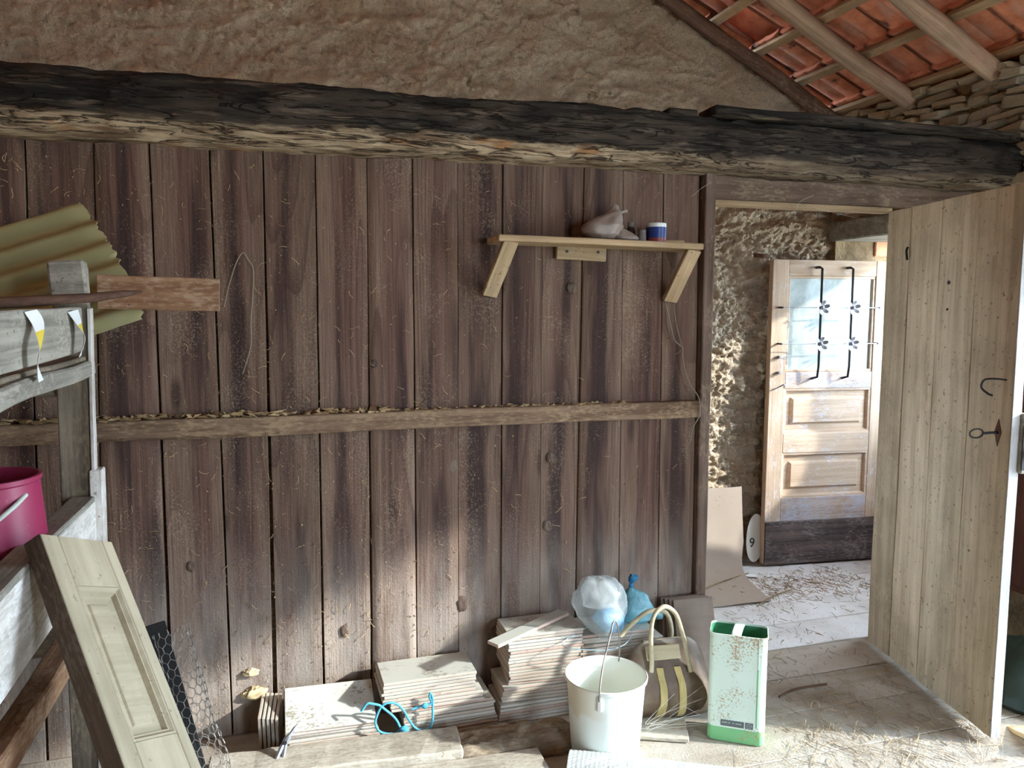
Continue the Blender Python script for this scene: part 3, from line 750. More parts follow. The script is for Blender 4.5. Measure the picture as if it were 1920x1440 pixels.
for k, s in enumerate(rows[:6] + [rows[5] - .302, rows[5] - .604]):
    for q in range(-1, 13):
        yy = 4.28 - 0.238 * q + (0.119 if False else 0)
        if yy < 1.3: continue
        if k == 3 and q in (2,) : continue           # the slipped tile that lets daylight in beside the gable
        c0 = P0 + U * (s + 0.155) + NN * 0.098
        o = bpy.data.objects.new('roof_tile', TM); link(o, rf)
        ux = Vector((0, 1, 0)); v = (U * math.cos(tilt) + NN * math.sin(tilt)).normalized(); w = ux.cross(v)
        if w.dot(NN) < 0: ux = -ux; w = ux.cross(v)
        m = Matrix((ux, v, w)).transposed().to_4x4()
        m = m @ Matrix.Rotation(R.uniform(-.02, .02), 4, 'Z'); m.translation = Vector((c0.x, yy, c0.z)) + NN * R.uniform(-.003, .006) + U * R.uniform(-.008, .008)
        o.matrix_local = m
# outer roof, its slabs added above the tiles to block light leaks
def slab(name, x0, x1, y0, y1, off, th=0.05):
    V = []
    for x, y in ((x0, y0), (x1, y0), (x1, y1), (x0, y1)):
        z = roof_z(x) + off; V += [(x, y, z), (x, y, z + th)]
    return mesh(name, V, [(0, 2, 4, 6), (7, 5, 3, 1), (0, 1, 3, 2), (2, 3, 5, 4), (4, 5, 7, 6), (6, 7, 1, 0)], M_TILE, rf)
slab('roof_blocking_deck', ridge_x, 2.12, -3.1, 4.5, 0.18); slab('roof_blocking_deck', 2.36, 3.8, -3.1, 4.5, 0.18); slab('roof_blocking_deck', 2.12, 2.36, -3.1, 3.70, 0.18); slab('roof_blocking_deck', 2.12, 2.36, 3.93, 4.5, 0.18)
slab('roof_blocking_deck', 3.8, 4.2, 2.3, 4.5, 0.18)  # eave piece added out of view to block sun through the upper gap
slab('roof_blocking_deck', -2.6, ridge_x, -3.1, 4.5, 0.18)
stick('ridge_pole', (ridge_x, 4.0, roof_z(ridge_x) - 0.02), (ridge_x, -2.6, roof_z(ridge_x) - 0.02), 0.12, 0.12, (0, 0, 1), M_POLEDARK, rf, 0.02, 6, 0.003, 0.01, 77)

# ---- outside: yard and an unseen block added to shape the passage sun
gy = empty('ground', label='bare yard ground outside the doors', cat='ground', kind='structure')
bobj('soil', bm_box(60, 60, 0.1, c=(13, 0, -0.12)), M_GROUND, gy)
ew = empty('unseen_sun_blocker', label='unseen added block shaping the sun through the passage door', cat='wall', kind='structure')
pr = [(2.7, -0.1), (2.7, 0.90), (3.10, 0.93), (3.19, 0.80), (3.25, 0.56), (3.285, 0.66), (3.34, 0.79), (3.40, 0.86), (3.44, 0.84), (3.475, 1.04), (3.46, 1.32), (3.49, 1.37), (3.54, 1.35), (3.60, 1.29), (3.65, 1.41), (3.72, 1.54), (4.4, 1.62), (4.4, -0.1)]
n = len(pr); V = [(3.70, y, z) for y, z in pr] + [(3.86, y, z) for y, z in pr]
mesh('blocker_profile', V, [tuple(range(n))[::-1], tuple(range(n, 2 * n))] + [(k, (k + 1) % n, (k + 1) % n + n, k + n) for k in range(n)], M_MORTAR, ew)

portal('passage_daylight', (3.68, (O1[0] + O1[1]) / 2, 1.2), 2.4, O1[1] - O1[0], (0, rad(90), 0))
portal('fill_opening_daylight', (0.15, 4.47, 1.225), 1.5, 1.05, (rad(-90), 0, 0))  # daylight for the added opening in the back wall
portal('front_fill_daylight', ((FO[0] + FO[1]) / 2, -3.07, FO[2] / 2), FO[1] - FO[0], FO[2], (rad(90), 0, 0))
portal('doorway_daylight', (3.68, (O2[0] + O2[1]) / 2, O2[2] / 2), O2[2], O2[1] - O2[0], (0, rad(90), 0))

# ================================================================== OPEN PLANK DOOR
hx, hy = 2.505, 2.79
dd = Vector((2.335 - hx, 2.0 - hy, 0)); DW = dd.length; dd.normalize(); dn = Vector((-dd.y, dd.x, 0))   # dn points away from the room side shown
if dn.x < 0: dn = -dn
d1 = empty('door_1', (hx, hy, 0), label='old ledged plank door standing open, dusty tan, with key in its lock', cat='door', kind='structure')
d1.matrix_local = Matrix((dd, dn, Vector((0, 0, 1)))).transposed().to_4x4(); d1.location = (hx, hy, 0)
Z0, Z1 = 0.022, 1.912
for k, (a, b) in enumerate(((0.0, 0.166), (0.173, 0.371), (0.376, 0.585), (0.587, DW - 0.002))):
    o = bobj('plank', bm_box(b - a, 0.028, Z1 - Z0, 0.002, (3, 0, 14), 0.0012, 0.003, 40 + k), M_DOORWOOD, d1); o.location = ((a + b) / 2, 0.014 + R.uniform(-.003, .003), (Z0 + Z1) / 2)
o = bobj('edge_strip', bm_box(0.004, 0.034, Z1 - Z0, 0.001, (0, 0, 10), 0.001, 0.002, 44), M_DOOREDGE, d1); o.location = (DW + 0.002, 0.016, (Z0 + Z1) / 2)
for z in (0.35, 1.55):
    o = bobj('ledge', bm_box(DW - 0.1, 0.026, 0.11, 0.003, (4, 0, 0), 0.001), M_GREYWOOD, d1); o.location = (DW / 2 - 0.01, 0.042, z)
bx = bobj('rim_lock', bm_box(0.10, 0.035, 0.20, 0.004, (0, 0, 2), 0.001), M_GREYWOOD, d1); bx.location = (DW - 0.030, 0.047, 1.055)
pl = bobj('lock_plate', bm_box(0.004, 0.03, 0.15, 0.001), M_IRON, bx); pl.location = (0.052, -0.003, -0.012)
bt = bobj('bolt', bm_box(0.03, 0.014, 0.035, 0.002), M_IRON, bx); bt.location = (0.062, 0.008, -0.03)
hk = tube('hook', catmull([(0.775, 0.0, 1.265), (0.76, -0.03, 1.268), (0.735, -0.05, 1.262), (0.725, -0.052, 1.235), (0.745, -0.04, 1.215), (0.757, -0.035, 1.212)], 5), 0.0035, M_IRON, d1)
esc = mesh('escutcheon', [(0.735, -0.003, 1.085), (0.752, -0.003, 1.13), (0.768, -0.003, 1.085), (0.752, -0.003, 1.035)] + [(0.735, 0, 1.085), (0.752, 0, 1.13), (0.768, 0, 1.085), (0.752, 0, 1.035)],
           [(0, 1, 2, 3), (4, 7, 6, 5)] + [(k, k + 4, (k + 1) % 4 + 4, (k + 1) % 4) for k in range(4)], M_RUST, d1)
ky = tube('key', [(0.752, 0.0, 1.083), (0.752, -0.028, 1.083), (0.752, -0.055, 1.081)], 0.0045, M_IRON, d1, 8)
tube('key_bow', [Vector((0.752 + 0.010 * math.sin(a) * 0.3, -0.079 + 0.024 * math.cos(a), 1.081 + 0.016 * math.sin(a))) for a in [2 * math.pi * k / 16 for k in range(16)]], 0.003, M_IRON, ky, 6, True)
tube('nail', [(0.44, 0.002, 1.60), (0.44, -0.004, 1.60)], 0.008, M_IRON, d1); tube('nail', [(0.44, 0.002, 1.50), (0.44, -0.004, 1.50)], 0.005, M_IRON, d1)
tube('hinge_nail', catmull([(0.165, -0.004, 1.75), (0.17, -0.012, 1.735), (0.168, -0.006, 1.70)], 4), 0.005, M_IRON, d1)

# ================================================================== GLAZED DOOR LEAF IN THE PASSAGE
lx, ly = 2.685, 3.845
ld = Vector((3.42 - lx, 3.775 - ly, 0)).normalized(); ln = Vector((-ld.y, ld.x, 0))
d2 = empty('door_2', (lx, ly, 0), label='weathered half glazed panelled door with iron flower grille in the passage', cat='door', kind='structure')
d2.matrix_local = Matrix((ld, ln, Vector((0, 0, 1)))).transposed().to_4x4(); d2.location = (lx, ly, 0.012)
LW, LH = 0.765, 1.765
def lb_(name, x0, x1, z0, z1, y0, y1, mat, par=d2, bev=0.003, **k):
    o = bobj(name, bm_box(x1 - x0, y1 - y0, z1 - z0, bev, **k), mat, par); o.location = ((x0 + x1) / 2, (y0 + y1) / 2, (z0 + z1) / 2); return o
lb_('stile', 0, 0.10, 0, LH, 0, 0.042, M_LEAFZ); lb_('stile', 0.655, LW, 0, LH, 0, 0.042, M_LEAFZ)
lb_('top_rail', 0.10, 0.655, 1.675, LH, 0.001, 0.041, M_LEAF); lb_('lock_rail', 0.10, 0.655, 1.03, 1.125, 0.001, 0.041, M_LEAFWORN)
lb_('middle_rail', 0.10, 0.655, 0.655, 0.77, 0.001, 0.041, M_LEAF); lb_('bottom_rail', 0.10, 0.655, 0.23, 0.39, 0.001, 0.041, M_LEAFWORN)
lb_('kickboard', 0.004, LW, 0.0, 0.255, -0.012, 0.001, M_KICK)
gl = lb_('glass_pane', 0.10, 0.655, 1.12, 1.68, 0.020, 0.025, M_GLASS, bev=0)
for nm, a in (('glazing_bead', (0.10, 0.655, 1.125, 1.140)), ('glazing_bead', (0.10, 0.655, 1.660, 1.675)), ('glazing_bead', (0.10, 0.115, 1.14, 1.66)), ('glazing_bead', (0.64, 0.655, 1.14, 1.66))):
    lb_(nm, a[0], a[1], a[2], a[3], 0.006, 0.020, M_LEAF)
def raised_panel(z0, z1):
    x0, x1 = 0.10, 0.655; m1, m2 = 0.018, 0.050
    ring = lambda i, y: [(x0 + i, y, z0 + i), (x1 - i, y, z0 + i), (x1 - i, y, z1 - i), (x0 + i, y, z1 - i)]
    V = ring(0, 0.004) + ring(0.012, 0.006) + ring(m1, 0.024) + ring(m2, 0.024) + ring(m2 + 0.014, 0.010) + ring(m2 + 0.02, 0.010) + ring(0, 0.038)
    F = []
    for k in range(5):
        for q in range(4): F.append((k * 4 + q, k * 4 + (q + 1) % 4, k * 4 + 4 + (q + 1) % 4, k * 4 + 4 + q))
    F.append((20, 21, 22, 23)); F.append((27, 26, 25, 24))
    for q in range(4): F.append((q, 24 + q, 24 + (q + 1) % 4, (q + 1) % 4))
    mesh('raised_panel', V, F, M_LEAF, d2)
raised_panel(0.39, 0.655); raised_panel(0.77, 1.03)
for x in (0.283, 0.478):
    gb = tube('grille_bar', [(x - 0.018, 0.0, 1.722), (x - 0.012, -0.03, 1.722), (x, -0.036, 1.715)] + [(x, -0.037, z) for z in (1.6, 1.5, 1.3, 1.16)] + [(x - 0.004, -0.034, 1.10), (x - 0.02, 0.0, 1.088)], 0.0075, M_IRON, d2, 4)
for z in (1.495, 1.290):
    tube('grille_rod', [(0.045, -0.036, z), (0.08, -0.040, z), (0.62, -0.040, z), (0.66, -0.036, z - 0.002)], 0.0028, M_STEEL, d2)
    for x in (0.045, 0.655): tube('rod_foot', [(x, 0.0, z), (x, -0.04, z)], 0.006, M_IRON, d2)
def flower(x, z):
    g = Geo()
    for k in range(6):
        a = k * math.pi / 3 + 0.3; c, s_ = math.cos(a), math.sin(a)
        P = []
        for (r, w, y) in ((0.006, 0.004, -0.048), (0.018, 0.009, -0.050), (0.030, 0.011, -0.056), (0.040, 0.006, -0.064)):
            for e in (-1, 1): P.append((x + r * c - e * w * s_, y, z + r * s_ + e * w * c))
        m = len(P); P += [(p[0], p[1] + 0.002, p[2]) for p in P]
        F = []
        for q in range(3):
            F.append((2 * q, 2 * q + 1, 2 * q + 3, 2 * q + 2)); F.append((m + 2 * q, m + 2 * q + 2, m + 2 * q + 3, m + 2 * q + 1))
            F.append((2 * q, 2 * q + 2, m + 2 * q + 2, m + 2 * q)); F.append((2 * q + 1, m + 2 * q + 1, m + 2 * q + 3, 2 * q + 3))
        F.append((6, 7, m + 7, m + 6)); g.add((P, F))
    fo = g.build('grille_flower', M_STEEL, d2, 40)
    V, F = [], []
    for i in range(5):
        t_ = i / 4 * math.pi / 2
        for k in range(10): V.append((x + 0.012 * math.cos(t_) * math.cos(k * .628), -0.05 - 0.014 * math.sin(t_), z + 0.012 * math.cos(t_) * math.sin(k * .628)))
    for i in range(4):
        for k in range(10): F.append((i * 10 + k, i * 10 + (k + 1) % 10, i * 10 + 10 + (k + 1) % 10, i * 10 + 10 + k))
    mesh('flower_centre', V, F, M_STEEL, fo, 60)
for x in (0.283, 0.478):
    for z in (1.495, 1.290): flower(x, z)
for z in (1.215, 1.125): lb_('bolt_head', 0.045, 0.066, z - 0.008, z + 0.008, -0.020, 0.0, M_STEEL)
tube('latch_hook', catmull([(0.035, 0, 1.03), (0.045, -0.03, 1.045), (0.07, -0.045, 1.06), (0.075, -0.03, 1.04)], 4), 0.004, M_STEEL, d2)

# number plate propped behind the leaf
np_ = empty('number_plate', (2.642, 3.875, 0.02), label='white oval number plate reading 9 propped behind the passage door', cat='number plate')
V = []; N_ = 28
for s_ in (0, -0.004):
    for k in range(N_):
        a = 2 * math.pi * k / N_; V.append((0.062 * math.cos(a), s_, 0.145 + 0.145 * math.sin(a) * (1 if abs(math.sin(a)) < 0.9 else 0.98)))
mesh('plate', V, [tuple(range(N_)), tuple(range(N_, 2 * N_))[::-1]] + [(k, N_ + k, N_ + (k + 1) % N_, (k + 1) % N_) for k in range(N_)], M_ENAMEL, np_)
fc = bpy.data.curves.new('digit', 'FONT'); fc.body = '9'; fc.size = 0.078; fc.extrude = 0.0012; fc.align_x = 'CENTER'; fc.materials.append(M_INK)
tmp = bpy.data.objects.new('tmp', fc); C.objects.link(tmp); bpy.context.view_layer.update(); dg = bpy.context.evaluated_depsgraph_get()
fm = bpy.data.meshes.new_from_object(tmp.evaluated_get(dg)); bpy.data.objects.remove(tmp); fo = bpy.data.objects.new('digit', fm); link(fo, np_); fo.rotation_euler = (rad(90), 0, 0); fo.location = (-0.022, -0.0055, 0.092)
np_.rotation_euler = (rad(-4), rad(5), rad(4))

# rusty iron hinge pin in the render, and the old lintel block
ob = tube('iron_hook', catmull([(2.60, 3.90, 1.80), (2.62, 3.86, 1.795), (2.66, 3.86, 1.79)], 4), 0.014, M_RUST); tag(ob, 'rusty iron hinge stub sticking out of the rough render', 'hook')
lt = bobj('passage_lintel', bm_box(0.62, 0.10, 0.10, 0.01, (5, 0, 0), 0.004, 0.006, 9), M_SHELF, wr); lt.location = (3.44, 3.93, 1.955)
bk = bobj('brick', bm_box(0.10, 0.09, 0.10, 0.008, (1, 0, 0), 0.003, 0, 4), M_TILE, wr); bk.location = (3.46, 3.93, 1.86)

# ================================================================== WALL SHELF AND WHAT STANDS ON IT
ws = empty('plank_shelf', (1.15, D, 1.74), label='rough plank shelf on two slanting wooden braces on the plank wall', cat='shelf')
stick('shelf_board', (-0.41, -0.088, 0.001), (0.385, -0.088, -0.012), 0.022, 0.165, (0, 0, 1), M_SHELF, ws, 0.003, 6, 0.001, 0.004, 61)
stick('brace', (-0.36, -0.145, -0.006), (-0.405, -0.02, -0.195), 0.055, 0.022, (1, 0, 0), M_SHELF, ws, 0.002, 3, 0.001, 0.003, 62)
stick('brace', (0.355, -0.145, -0.02), (0.325, -0.02, -0.212), 0.058, 0.022, (1, 0, 0), M_SHELF, ws, 0.002, 3, 0.001, 0.003, 63)
o = bobj('wall_block', bm_box(0.20, 0.022, 0.055, 0.003, (2, 0, 0), 0.001), M_SHELF, ws); o.location = (-0.045, -0.012, -0.034); o.rotation_euler = (0, rad(2), 0)
for x in (-0.105, 0.02):
    n_ = tube('nail_head', [(x, -0.022, -0.03), (x, -0.026, -0.03)], 0.006, M_IRON, ws)
SZ = 1.75
def blob(name, prof, mat, seed, loc, sx=1, sy=1, lump=0.02, n=22, parent=None, f=18, sharp=60):
    """crumpled lathed bag: prof = (radius, z, xshift, yshift)"""
    V, F = [], []
    for r, z, ax, ay in prof:
        for k in range(n):
            a = 2 * math.pi * k / n; q = Vector((math.cos(a) * r * sx, math.sin(a) * r * sy, z))
            d = mnoise.noise(q * f + Vector((seed * 7.3, 0, 0))) * lump * min(1, r * 18) + mnoise.noise(q * f * 2.7 + Vector((0, seed, 0))) * lump * 0.5
            V.append((ax + q.x * (1 + d / max(r, .01)), ay + q.y * (1 + d / max(r, .01)), z + d * 0.6))
    for i in range(len(prof) - 1):
        for k in range(n): F.append((i * n + k, i * n + (k + 1) % n, (i + 1) * n + (k + 1) % n, (i + 1) * n + k))
    F.append(tuple(range(n))[::-1]); F.append(tuple((len(prof) - 1) * n + k for k in range(n)))
    o = mesh(name, V, F, mat, parent, sharp); o.location = loc; return o
def interp(prof, k=4):
    out = []
    for i in range(len(prof) - 1):
        for s_ in range(k): out.append(tuple(a + (b - a) * s_ / k for a, b in zip(prof[i], prof[i + 1])))
    return out + [prof[-1]]
bg = empty('plastic_bag', (1.165, 2.70, SZ), label='crumpled beige plastic bag slumped on the wall shelf', cat='plastic bag')
blob('bag_film', interp([(0.040, 0.002, -0.01, 0), (0.066, 0.02, -0.015, 0), (0.068, 0.05, -0.005, 0), (0.045, 0.08, 0.015, 0), (0.022, 0.105, 0.035, 0), (0.012, 0.122, 0.038, 0), (0.004, 0.13, 0.035, 0)]), M_FILMBEIGE, 3, (0, 0, 0), 1.1, 0.75, 0.014, parent=bg)
blob('bag_corner', interp([(0.030, 0.002, 0.085, -0.01), (0.034, 0.012, 0.075, -0.01), (0.02, 0.035, 0.055, 0), (0.006, 0.055, 0.04, 0)]), M_FILMBEIGE, 5, (0, 0, 0), 1.6, 0.8, 0.010, parent=bg)
blob('bag_ear', interp([(0.012, 0.095, 0.055, 0), (0.018, 0.105, 0.066, 0), (0.012, 0.112, 0.074, 0), (0.003, 0.10, 0.085, 0)]), M_FILMBEIGE, 8, (0, 0, 0), 1, 0.5, 0.008, parent=bg)
b1 = empty('small_bottle', (1.288, 2.745, SZ - 0.001), label='small dark bottle with grey cap behind the bag on the wall shelf', cat='bottle')
lathe('body', [(0.0, 0), (0.017, 0), (0.018, 0.004), (0.018, 0.040), (0.012, 0.052), (0.009, 0.056)], M_BROWNGLASS, b1, 18); lathe('cap', [(0.0105, 0.055), (0.0105, 0.072), (0.0, 0.072)], M_CAP, b1, 16)
b2 = empty('small_jar', (1.313, 2.70, SZ - 0.003), label='small dull grey jar beside the blue paint can on the wall shelf', cat='jar')
lathe('body', [(0.0, 0), (0.013, 0), (0.016, 0.003), (0.016, 0.026), (0.012, 0.034)], M_CAP, b2, 18); lathe('lid', [(0.014, 0.033), (0.014, 0.042), (0.0, 0.043)], M_CAP, b2, 18)
b3 = empty('paint_can', (1.372, 2.70, SZ - 0.005), label='small navy, white and red paint can on the wall shelf', cat='can')
lathe('body', [(0.0, 0.0), (0.036, 0.0), (0.037, 0.016)], M_CANRED, b3, 30); lathe('blue_band', [(0.037, 0.016), (0.037, 0.056)], M_CANBLUE, b3, 30)
lathe('rim', [(0.037, 0.056), (0.037, 0.069), (0.035, 0.071), (0.033, 0.066), (0.033, 0.03)], M_CANWHITE, b3, 30)
o = tube('round_stick', [(1.415, 2.725, SZ - 0.001), (1.49, 2.70, SZ - 0.004)], 0.011, M_SHELF, None, 10); tag(o, 'short round stick lying at the end of the wall shelf', 'stick')

# wire and strings on the wall
o = tube('wire', catmull([(-0.166, 2.785, 1.50), (-0.148, 2.78, 1.57), (-0.125, 2.78, 1.64), (-0.102, 2.775, 1.678), (-0.085, 2.78, 1.655), (-0.070, 2.78, 1.62), (-0.074, 2.782, 1.54), (-0.083, 2.782, 1.45), (-0.085, 2.784, 1.37), (-0.113, 2.785, 1.276)], 6), 0.0022, M_TWINE); tag(o, 'thin bent wire hooked on the plank wall beside the brown board', 'wire')
o = tube('twine', catmull([(1.448, 2.770, 1.555), (1.456, 2.768, 1.51), (1.475, 2.772, 1.45), (1.486, 2.772, 1.41), (1.497, 2.77, 1.375), (1.522, 2.772, 1.355), (1.532, 2.768, 1.345), (1.534, 2.768, 1.30), (1.545, 2.765, 1.25), (1.565, 2.76, 1.20), (1.597, 2.745, 1.145), (1.60, 2.742, 1.08), (1.592, 2.77, 1.03), (1.579, 2.775, 0.966)], 6), 0.0022, M_TWINE); tag(o, 'pale twine hanging from the shelf brace down past the batten end', 'twine')
o = tube('twine', catmull([(1.492, 2.772, 1.530), (1.497, 2.772, 1.47), (1.508, 2.77, 1.42), (1.528, 2.77, 1.357)], 6), 0.0018, M_TWINE); tag(o, 'short pale twine joining the longer one under the shelf brace', 'twine')

# ================================================================== RACK WITH THE SHEET, BOARDS AND BUCKET
rk = empty('wooden_rack', (-0.487, 2.35, 0), label='rough grey board rack standing against the plank wall', cat='rack')
def rel(p): return (p[0] + 0.487, p[1] - 2.35, p[2])
stick('upright', rel((-0.537, 2.350, 0.0)), rel((-0.522, 2.350, 1.605)), 0.085, 0.024, (1, 0, 0), M_RACKDARK, rk, 0.003, 8, 0.002, 0.005, 71)
stick('upright', rel((-0.486, 2.344, 0.99)), rel((-0.4785, 2.344, 1.495)), 0.010, 0.030, (1, 0, 0), M_PALERACK, rk, 0.002, 8, 0.001, 0.002, 78)  # pale strip for the post's lit edge, the light put into its colour
stick('upright', rel((-0.497, 2.36, 0.0)), rel((-0.481, 2.35, 1.06)), 0.032, 0.05, (1, 0, 0), M_PALERACK, rk, 0.003, 6, 0.001, 0.004, 72)
stick('side_board', rel((-0.500, 0.9, 1.425)), rel((-0.500, 2.325, 1.44)), 0.118, 0.022, (0, 0, 1), M_GREYWOOD, rk, 0.003, 10, 0.002, 0.006, 73)
stick('rail', rel((-0.515, 0.9, 1.320)), rel((-0.500, 2.375, 1.336)), 0.042, 0.05, (0, 0, 1), M_GREYWOOD, rk, 0.005, 12, 0.004, 0.008, 74)
stick('rail_board', rel((-0.62, 0.9, 1.347)), rel((-0.60, 2.37, 1.36)), 0.014, 0.22, (0, 0, 1), M_RACKDARK, rk, 0.003, 8, 0.003, 0.006, 75)
stick('cross_rail', rel((-0.95, 2.37, 1.29)), rel((-0.49, 2.37, 1.285)), 0.06, 0.02, (0, 0, 1), M_RACKDARK, rk, 0.003, 5, 0.002, 0.004, 76)
stick('low_board', rel((-0.500, 0.9, 0.885)), rel((-0.497, 2.345, 0.885)), 0.185, 0.024, (0, 0, 1), M_PALERACK, rk, 0.003, 12, 0.003, 0.008, 79)
stick('low_cap', rel((-0.52, 0.9, 0.975)), rel((-0.515, 2.33, 0.975)), 0.018, 0.060, (0, 0, 1), M_GREYWOOD, rk, 0.003, 12, 0.003, 0.006, 80)
stick('bottom_rail', rel((-0.505, 0.9, 0.69)), rel((-0.49, 2.30, 0.695)), 0.06, 0.05, (0, 0, 1), M_BROWNBOARD, rk, 0.004, 10, 0.004, 0.008, 81)
stick('cross_board', rel((-1.15, 2.40, 0.62)), rel((-0.50, 2.40, 0.62)), 0.20, 0.02, (0, 0, 1), M_RACKDARK, rk, 0.003, 5, 0.002, 0.004, 82)
for k, x in enumerate((-0.62, -0.80, -0.98)):
    stick('shelf_plank', rel((x, 0.9, 0.868)), rel((x, 2.33, 0.868)), 0.02, 0.165, (0, 0, 1), M_RACKDARK, rk, 0.003, 6, 0.002, 0.004, 83 + k)
stick('back_post', rel((-1.05, 2.35, 0.0)), rel((-1.05, 2.35, 1.45)), 0.07, 0.05, (1, 0, 0), M_RACKDARK, rk, 0.003, 6, 0.002, 0.004, 88)
stick('front_post', rel((-0.53, 0.93, 0.0)), rel((-0.53, 0.93, 1.50)), 0.05, 0.05, (1, 0, 0), M_RACKDARK, rk, 0.003, 6, 0.002, 0.004, 89)
stick('front_post', rel((-1.05, 0.93, 0.0)), rel((-1.05, 0.93, 1.45)), 0.05, 0.05, (1, 0, 0), M_RACKDARK, rk, 0.003, 6, 0.002, 0.004, 90)

# corrugated fibre sheet tilted on the rack
def sheet():
    A = Vector((-0.552, 2.66, 1.805)); B = Vector((-0.372, 2.46, 1.470))     # right-hand edge: top to bottom
    dirx = Vector((-0.225, 0.02, -0.078)).normalized(); nv, nu = 90, 36; V = []
    nn = (B - A).normalized().cross(dirx).normalized()
    if nn.y > 0: nn = -nn
    for i in range(nu + 1):
        for j in range(nv + 1):
            s_ = j / nv
            jag = 0.012 * mnoise.noise((s_ * 14, 2, 0)) + 0.010 * mnoise.noise((s_ * 40, 5, 0)) if i == 0 else 0
            sk = A.lerp(B, s_) + Vector((0.022 * math.sin(math.pi * s_), 0, 0)) * (1 if True else 0)
            V.append(sk + dirx * (i / nu * 0.85 + jag) + nn * (0.013 * math.sin(s_ * 2 * math.pi * 5.6 + 0.6)) + nn * 0.004 * mnoise.noise((i * .3, s_ * 4, 0)))
    N1 = len(V); V += [v - nn * 0.004 for v in V]; m = nv + 1; F = []
    for i in range(nu):
        for j in range(nv):
            a = i * m + j; F.append((a, a + 1, a + m + 1, a + m)); F.append((N1 + a, N1 + a + m, N1 + a + m + 1, N1 + a + 1))
    for j in range(nv): F.append((j, N1 + j, N1 + j + 1, j + 1)); F.append((nu * m + j, nu * m + j + 1, N1 + nu * m + j + 1, N1 + nu * m + j))
    for i in range(nu): F.append((i * m, i * m + m, N1 + i * m + m, N1 + i * m)); F.append((i * m + nv, N1 + i * m + nv, N1 + i * m + m + nv, i * m + m + nv))
    o = mesh('corrugated_sheet', V, F, M_SHEET, None, 60); tag(o, 'broken yellowish corrugated fibre sheet tilted on top of the rack', 'corrugated sheet')
sheet()
o = stick('short_board', (-0.470, 2.40, 1.540), (-0.155, 2.405, 1.533), 0.092, 0.02, (0, 0, 1), M_BROWNBOARD, None, 0.002, 4, 0.001, 0.003, 91); tag(o, 'short brown board sticking out sideways from the rack top', 'board')
o = stick('wood_block', (-0.560, 2.32, 1.555), (-0.472, 2.32, 1.560), 0.115, 0.05, (0, 0, 1), M_GREYWOOD, None, 0.006, 3, 0.003, 0.006, 92); tag(o, 'grey split wood block on the rack post beside the brown board', 'wood block')
V, F = tube_geo([(-0.85, 2.05, 1.497), (-0.62, 2.14, 1.507), (-0.45, 2.20, 1.520), (-0.372, 2.235, 1.532), (-0.335, 2.25, 1.538)], [0.014, 0.014, 0.012, 0.009, 0.003], 8)
o = mesh('pointed_stake', V, F, M_RUST, None, 50); tag(o, 'thin pointed stake lying across the rack in front of the brown board', 'stake')
def strip(name, P, w, mats, label, seed):
    P = catmull(P, 6); V = []; F = []; n = len(P)
    for i, p in enumerate(P):
        tw = 0.5 * math.sin(i * 0.23 + seed); d = Vector((math.sin(tw) * 0.5, math.cos(tw), 0.1)) * w / 2 * (1 - 0.5 * (i / n) ** 3)
        V += [p - d, p + d]
    V += [v + Vector((0.0012, 0, 0)) for v in V]
    m = 2 * n
    for i in range(n - 1):
        a = 2 * i; F.append((a, a + 1, a + 3, a + 2)); F.append((m + a, m + a + 2, m + a + 3, m + a + 1)); F.append((a, a + 2, m + a + 2, m + a)); F.append((a + 1, m + a + 1, m + a + 3, a + 3))
    F.append((0, m, m + 1, 1)); F.append((2 * n - 2, 2 * n - 1, m + 2 * n - 1, m + 2 * n - 2))
    o = mesh(name, V, F, mats[0], None, 60); o.data.materials.append(mats[1])
    for k, pgn in enumerate(o.data.polygons):
        if n * 0.30 < k // 4 < n * 0.66 and k % 4 in (1, 3): pgn.material_index = 1
    tag(o, label, 'paper strip')
strip('paper_strip', [(-0.483, 1.830, 1.490), (-0.474, 1.845, 1.462), (-0.462, 1.805, 1.42), (-0.468, 1.800, 1.38), (-0.470, 1.825, 1.345)], 0.050, (M_PAPER, M_YELLOW), 'long curled white and yellow paper strip hanging down to the rack rail', 1)
strip('paper_strip', [(-0.484, 2.185, 1.488), (-0.474, 2.20, 1.455), (-0.464, 2.20, 1.42), (-0.472, 2.18, 1.375)], 0.055, (M_PAPER, M_YELLOW), 'shorter curled paper strip hanging close to the rack upright', 2)

mb = empty('bucket', (-0.625, 1.96, 0.879), label='magenta plastic bucket with pale handle inside the rack', cat='bucket')
lathe('body', [(0.0, 0.0), (0.118, 0.0), (0.123, 0.006), (0.106, 0.232), (0.110, 0.236), (0.110, 0.246), (0.104, 0.247), (0.102, 0.232), (0.119, 0.012), (0.0, 0.01)], M_MAGENTA, mb, 44)
tube('handle', catmull([(0.094, -0.052, 0.212), (0.075, -0.095, 0.19), (0.03, -0.122, 0.155), (-0.03, -0.125, 0.135), (-0.085, -0.10, 0.15), (-0.106, -0.03, 0.20)], 6), [0.005] * 31, M_HANDLE, mb, 6)

